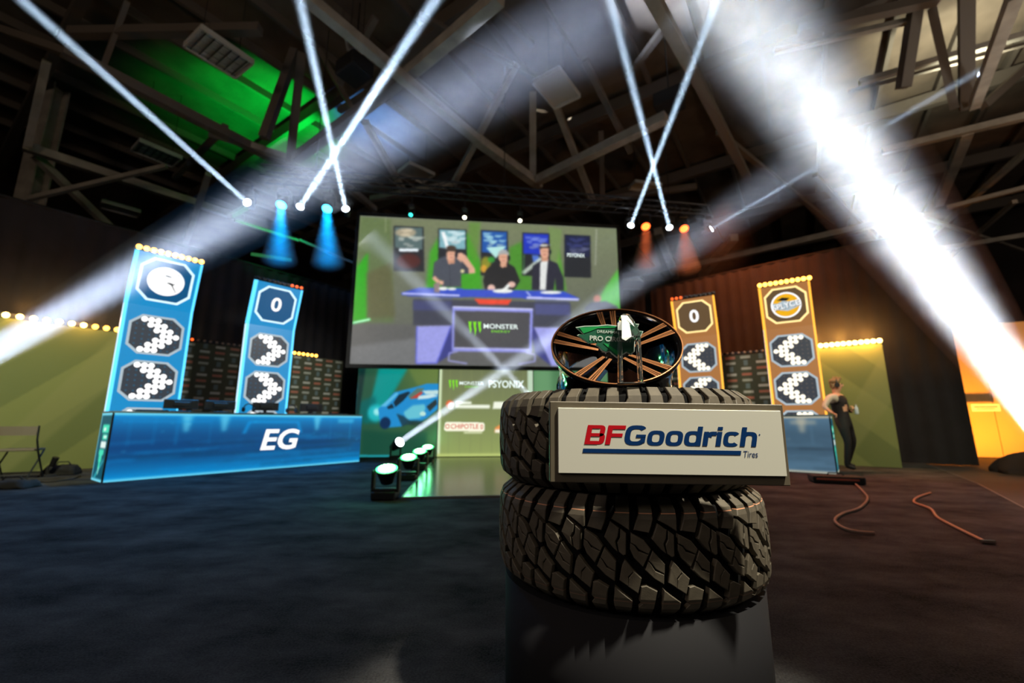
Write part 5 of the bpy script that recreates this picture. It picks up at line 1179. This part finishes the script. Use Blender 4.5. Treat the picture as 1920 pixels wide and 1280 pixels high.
# dark floor case with an orange stripe by the right desk
cb = gz(1568, 905); rz_ = R(-22)
t = thing('floor_case', 'low black equipment case with orange stripe on the floor by the right desk end', 'case', cb, rz_); L = Matrix.Translation(cb) @ Matrix.Rotation(rz_, 4, 'Z')
bm = BM(); box(bm, (0, .0, .055), (.62, .34, .10)); bevel(bm, .02, 2); obj('case_body', bm, M_['matte'], t, L)
bm = BM(); box(bm, (-.02, -.172, .065), (.50, .008, .022)); obj('stripe', bm, mat('stripe_orange', (170, 84, 58), .5), t, L)
bm = BM(); tube(bm, [(-.1, 0, .105), (-.08, 0, .14), (.08, 0, .14), (.1, 0, .105)], .009, 6); obj('handle', bm, M_['black'], t, L)

# ------------------------------------------------------------------ far right : orange lit backdrop, black cloth bulk
ob = Vector((11.3, 11.5, 0)); uo = Vector((.9, -.43, 0)).normalized()
t = thing('lit_backdrop', 'pale backdrop flooded with orange light beyond the black drape at right edge', 'backdrop', ob - uo * 1.6, math.atan2(uo.y, uo.x)); BMx = basis(ob - uo * 1.6, uo, (0, 0, 1))
bm = BM()
for k in range(6): box(bm, (.45 + k * .9, 1.7, 0), (.885, 3.4, .05))
obj('backdrop_panel', bm, mat('backdrop_cream', (220, 190, 130), .7), t, BMx)
p = at_y(1848, 764, 10.7); 
ts_ = thing('wall_notice', 'small white notice with red text on the orange lit backdrop', 'notice', p, math.atan2(uo.y, uo.x)); NM = basis(p, uo, (0, 0, 1))
bm = BM(); box(bm, (0, 0, 0), (.52, .18, .01)); obj('notice_board', bm, mat('notice_white', (240, 236, 230), .5), ts_, NM)
bm = BM(); box(bm, (0, .02, .006), (.42, .02, .003)); box(bm, (0, -.03, .006), (.34, .015, .003)); obj('notice_print', bm, M_['red'], ts_, NM)
po = at_y(1868, 815, 9.6)
lamp('orange_flood', 'SPOT', (10.9, 9.3, .35), (11.9, 10.9, 1.1), 1000, (1, .33, .03), .1, 100, .9)
def cloth_heap(label, c, s, rz=0):
    bm = BM(); bmesh.ops.create_icosphere(bm, subdivisions=4, radius=1)
    for v in bm.verts:
        a = math.atan2(v.co.y, v.co.x); k = 1 + .06 * math.sin(a * 9 + v.co.z * 3) + .03 * math.sin(a * 17)
        v.co = Vector((v.co.x * s[0] * k, v.co.y * s[1] * k, max(v.co.z, -.02) * s[2] * (1 + .05 * math.sin(v.co.x * 7))))
        v.co.z = max(v.co.z, 0) + .004
    bmesh.ops.transform(bm, matrix=Matrix.Translation(c) @ Matrix.Rotation(rz, 4, 'Z'), verts=bm.verts)
    return tag(obj('draped_case', bm, M_['drape'], smooth=True), label, 'draped case')
cloth_heap('low heap of black cloth off the stage edge at far right', Vector((9.35, 7.6, -.02)), (.75, .75, .42))
cloth_heap('dark rounded case silhouetted against the orange backdrop', Vector((11.3, 9.0, -.02)), (.7, .4, .75))

# haze catching the amber lamps and washes
def cloud_mat(dens):
    m = haze_mat('cloud_' + str(len(bpy.data.materials)), dens); nt = m.node_tree; v = [n for n in nt.nodes if n.type == 'VOLUME_SCATTER'][0]
    tc = nt.nodes.new('ShaderNodeTexCoord'); mp = nt.nodes.new('ShaderNodeMapping'); mp.inputs['Location'].default_value = (-1, -1, -1); mp.inputs['Scale'].default_value = (2, 2, 2)
    ln = nt.nodes.new('ShaderNodeVectorMath'); ln.operation = 'LENGTH'; r = nt.nodes.new('ShaderNodeMapRange'); r.interpolation_type = 'SMOOTHSTEP'
    r.inputs['From Min'].default_value = .0; r.inputs['From Max'].default_value = .98; r.inputs['To Min'].default_value = dens; r.inputs['To Max'].default_value = 0
    nt.links.new(tc.outputs['Generated'], mp.inputs[0]); nt.links.new(mp.outputs[0], ln.inputs[0]); nt.links.new(ln.outputs['Value'], r.inputs['Value']); nt.links.new(r.outputs['Result'], v.inputs['Density'])
    return m
def haze_ball(label, c, s, dens, lamps=()):
    bm = BM(); bmesh.ops.create_icosphere(bm, subdivisions=3, radius=1, matrix=Matrix.Translation(c) @ Matrix.Diagonal((*s, 1)))
    o = obj('haze_cloud', bm, cloud_mat(dens), smooth=True); tag(o, label, 'haze', kind='stuff')

haze_ball('soft orange haze around the amber lamps of the right green wall', Vector((7.2, 9.1, 2.7)), (1.7, 1.2, 1.3), .06)
for k in (.25, .7, 1.15): lamp('amber_glow', 'POINT', gr - uR * k + Vector((-.05, -.12, 2.62)), None, 45, (1, .42, .08), .04)
haze_ball('faint orange haze around the amber lamps of the left green wall', Vector((-7.9, 7.6, 2.8)), (1.6, 1.2, .8), .05)
for k in (.3, 1.1): lamp('amber_glow', 'POINT', gl + uL * k + Vector((.1, -.12, 2.85)), None, 16, (1, .45, .10), .04)
haze_ball('faint red haze under the red lights right of the video screen', Vector((4.4, 10.2, 5.2)), (1.9, 1.2, 1.6), .03)
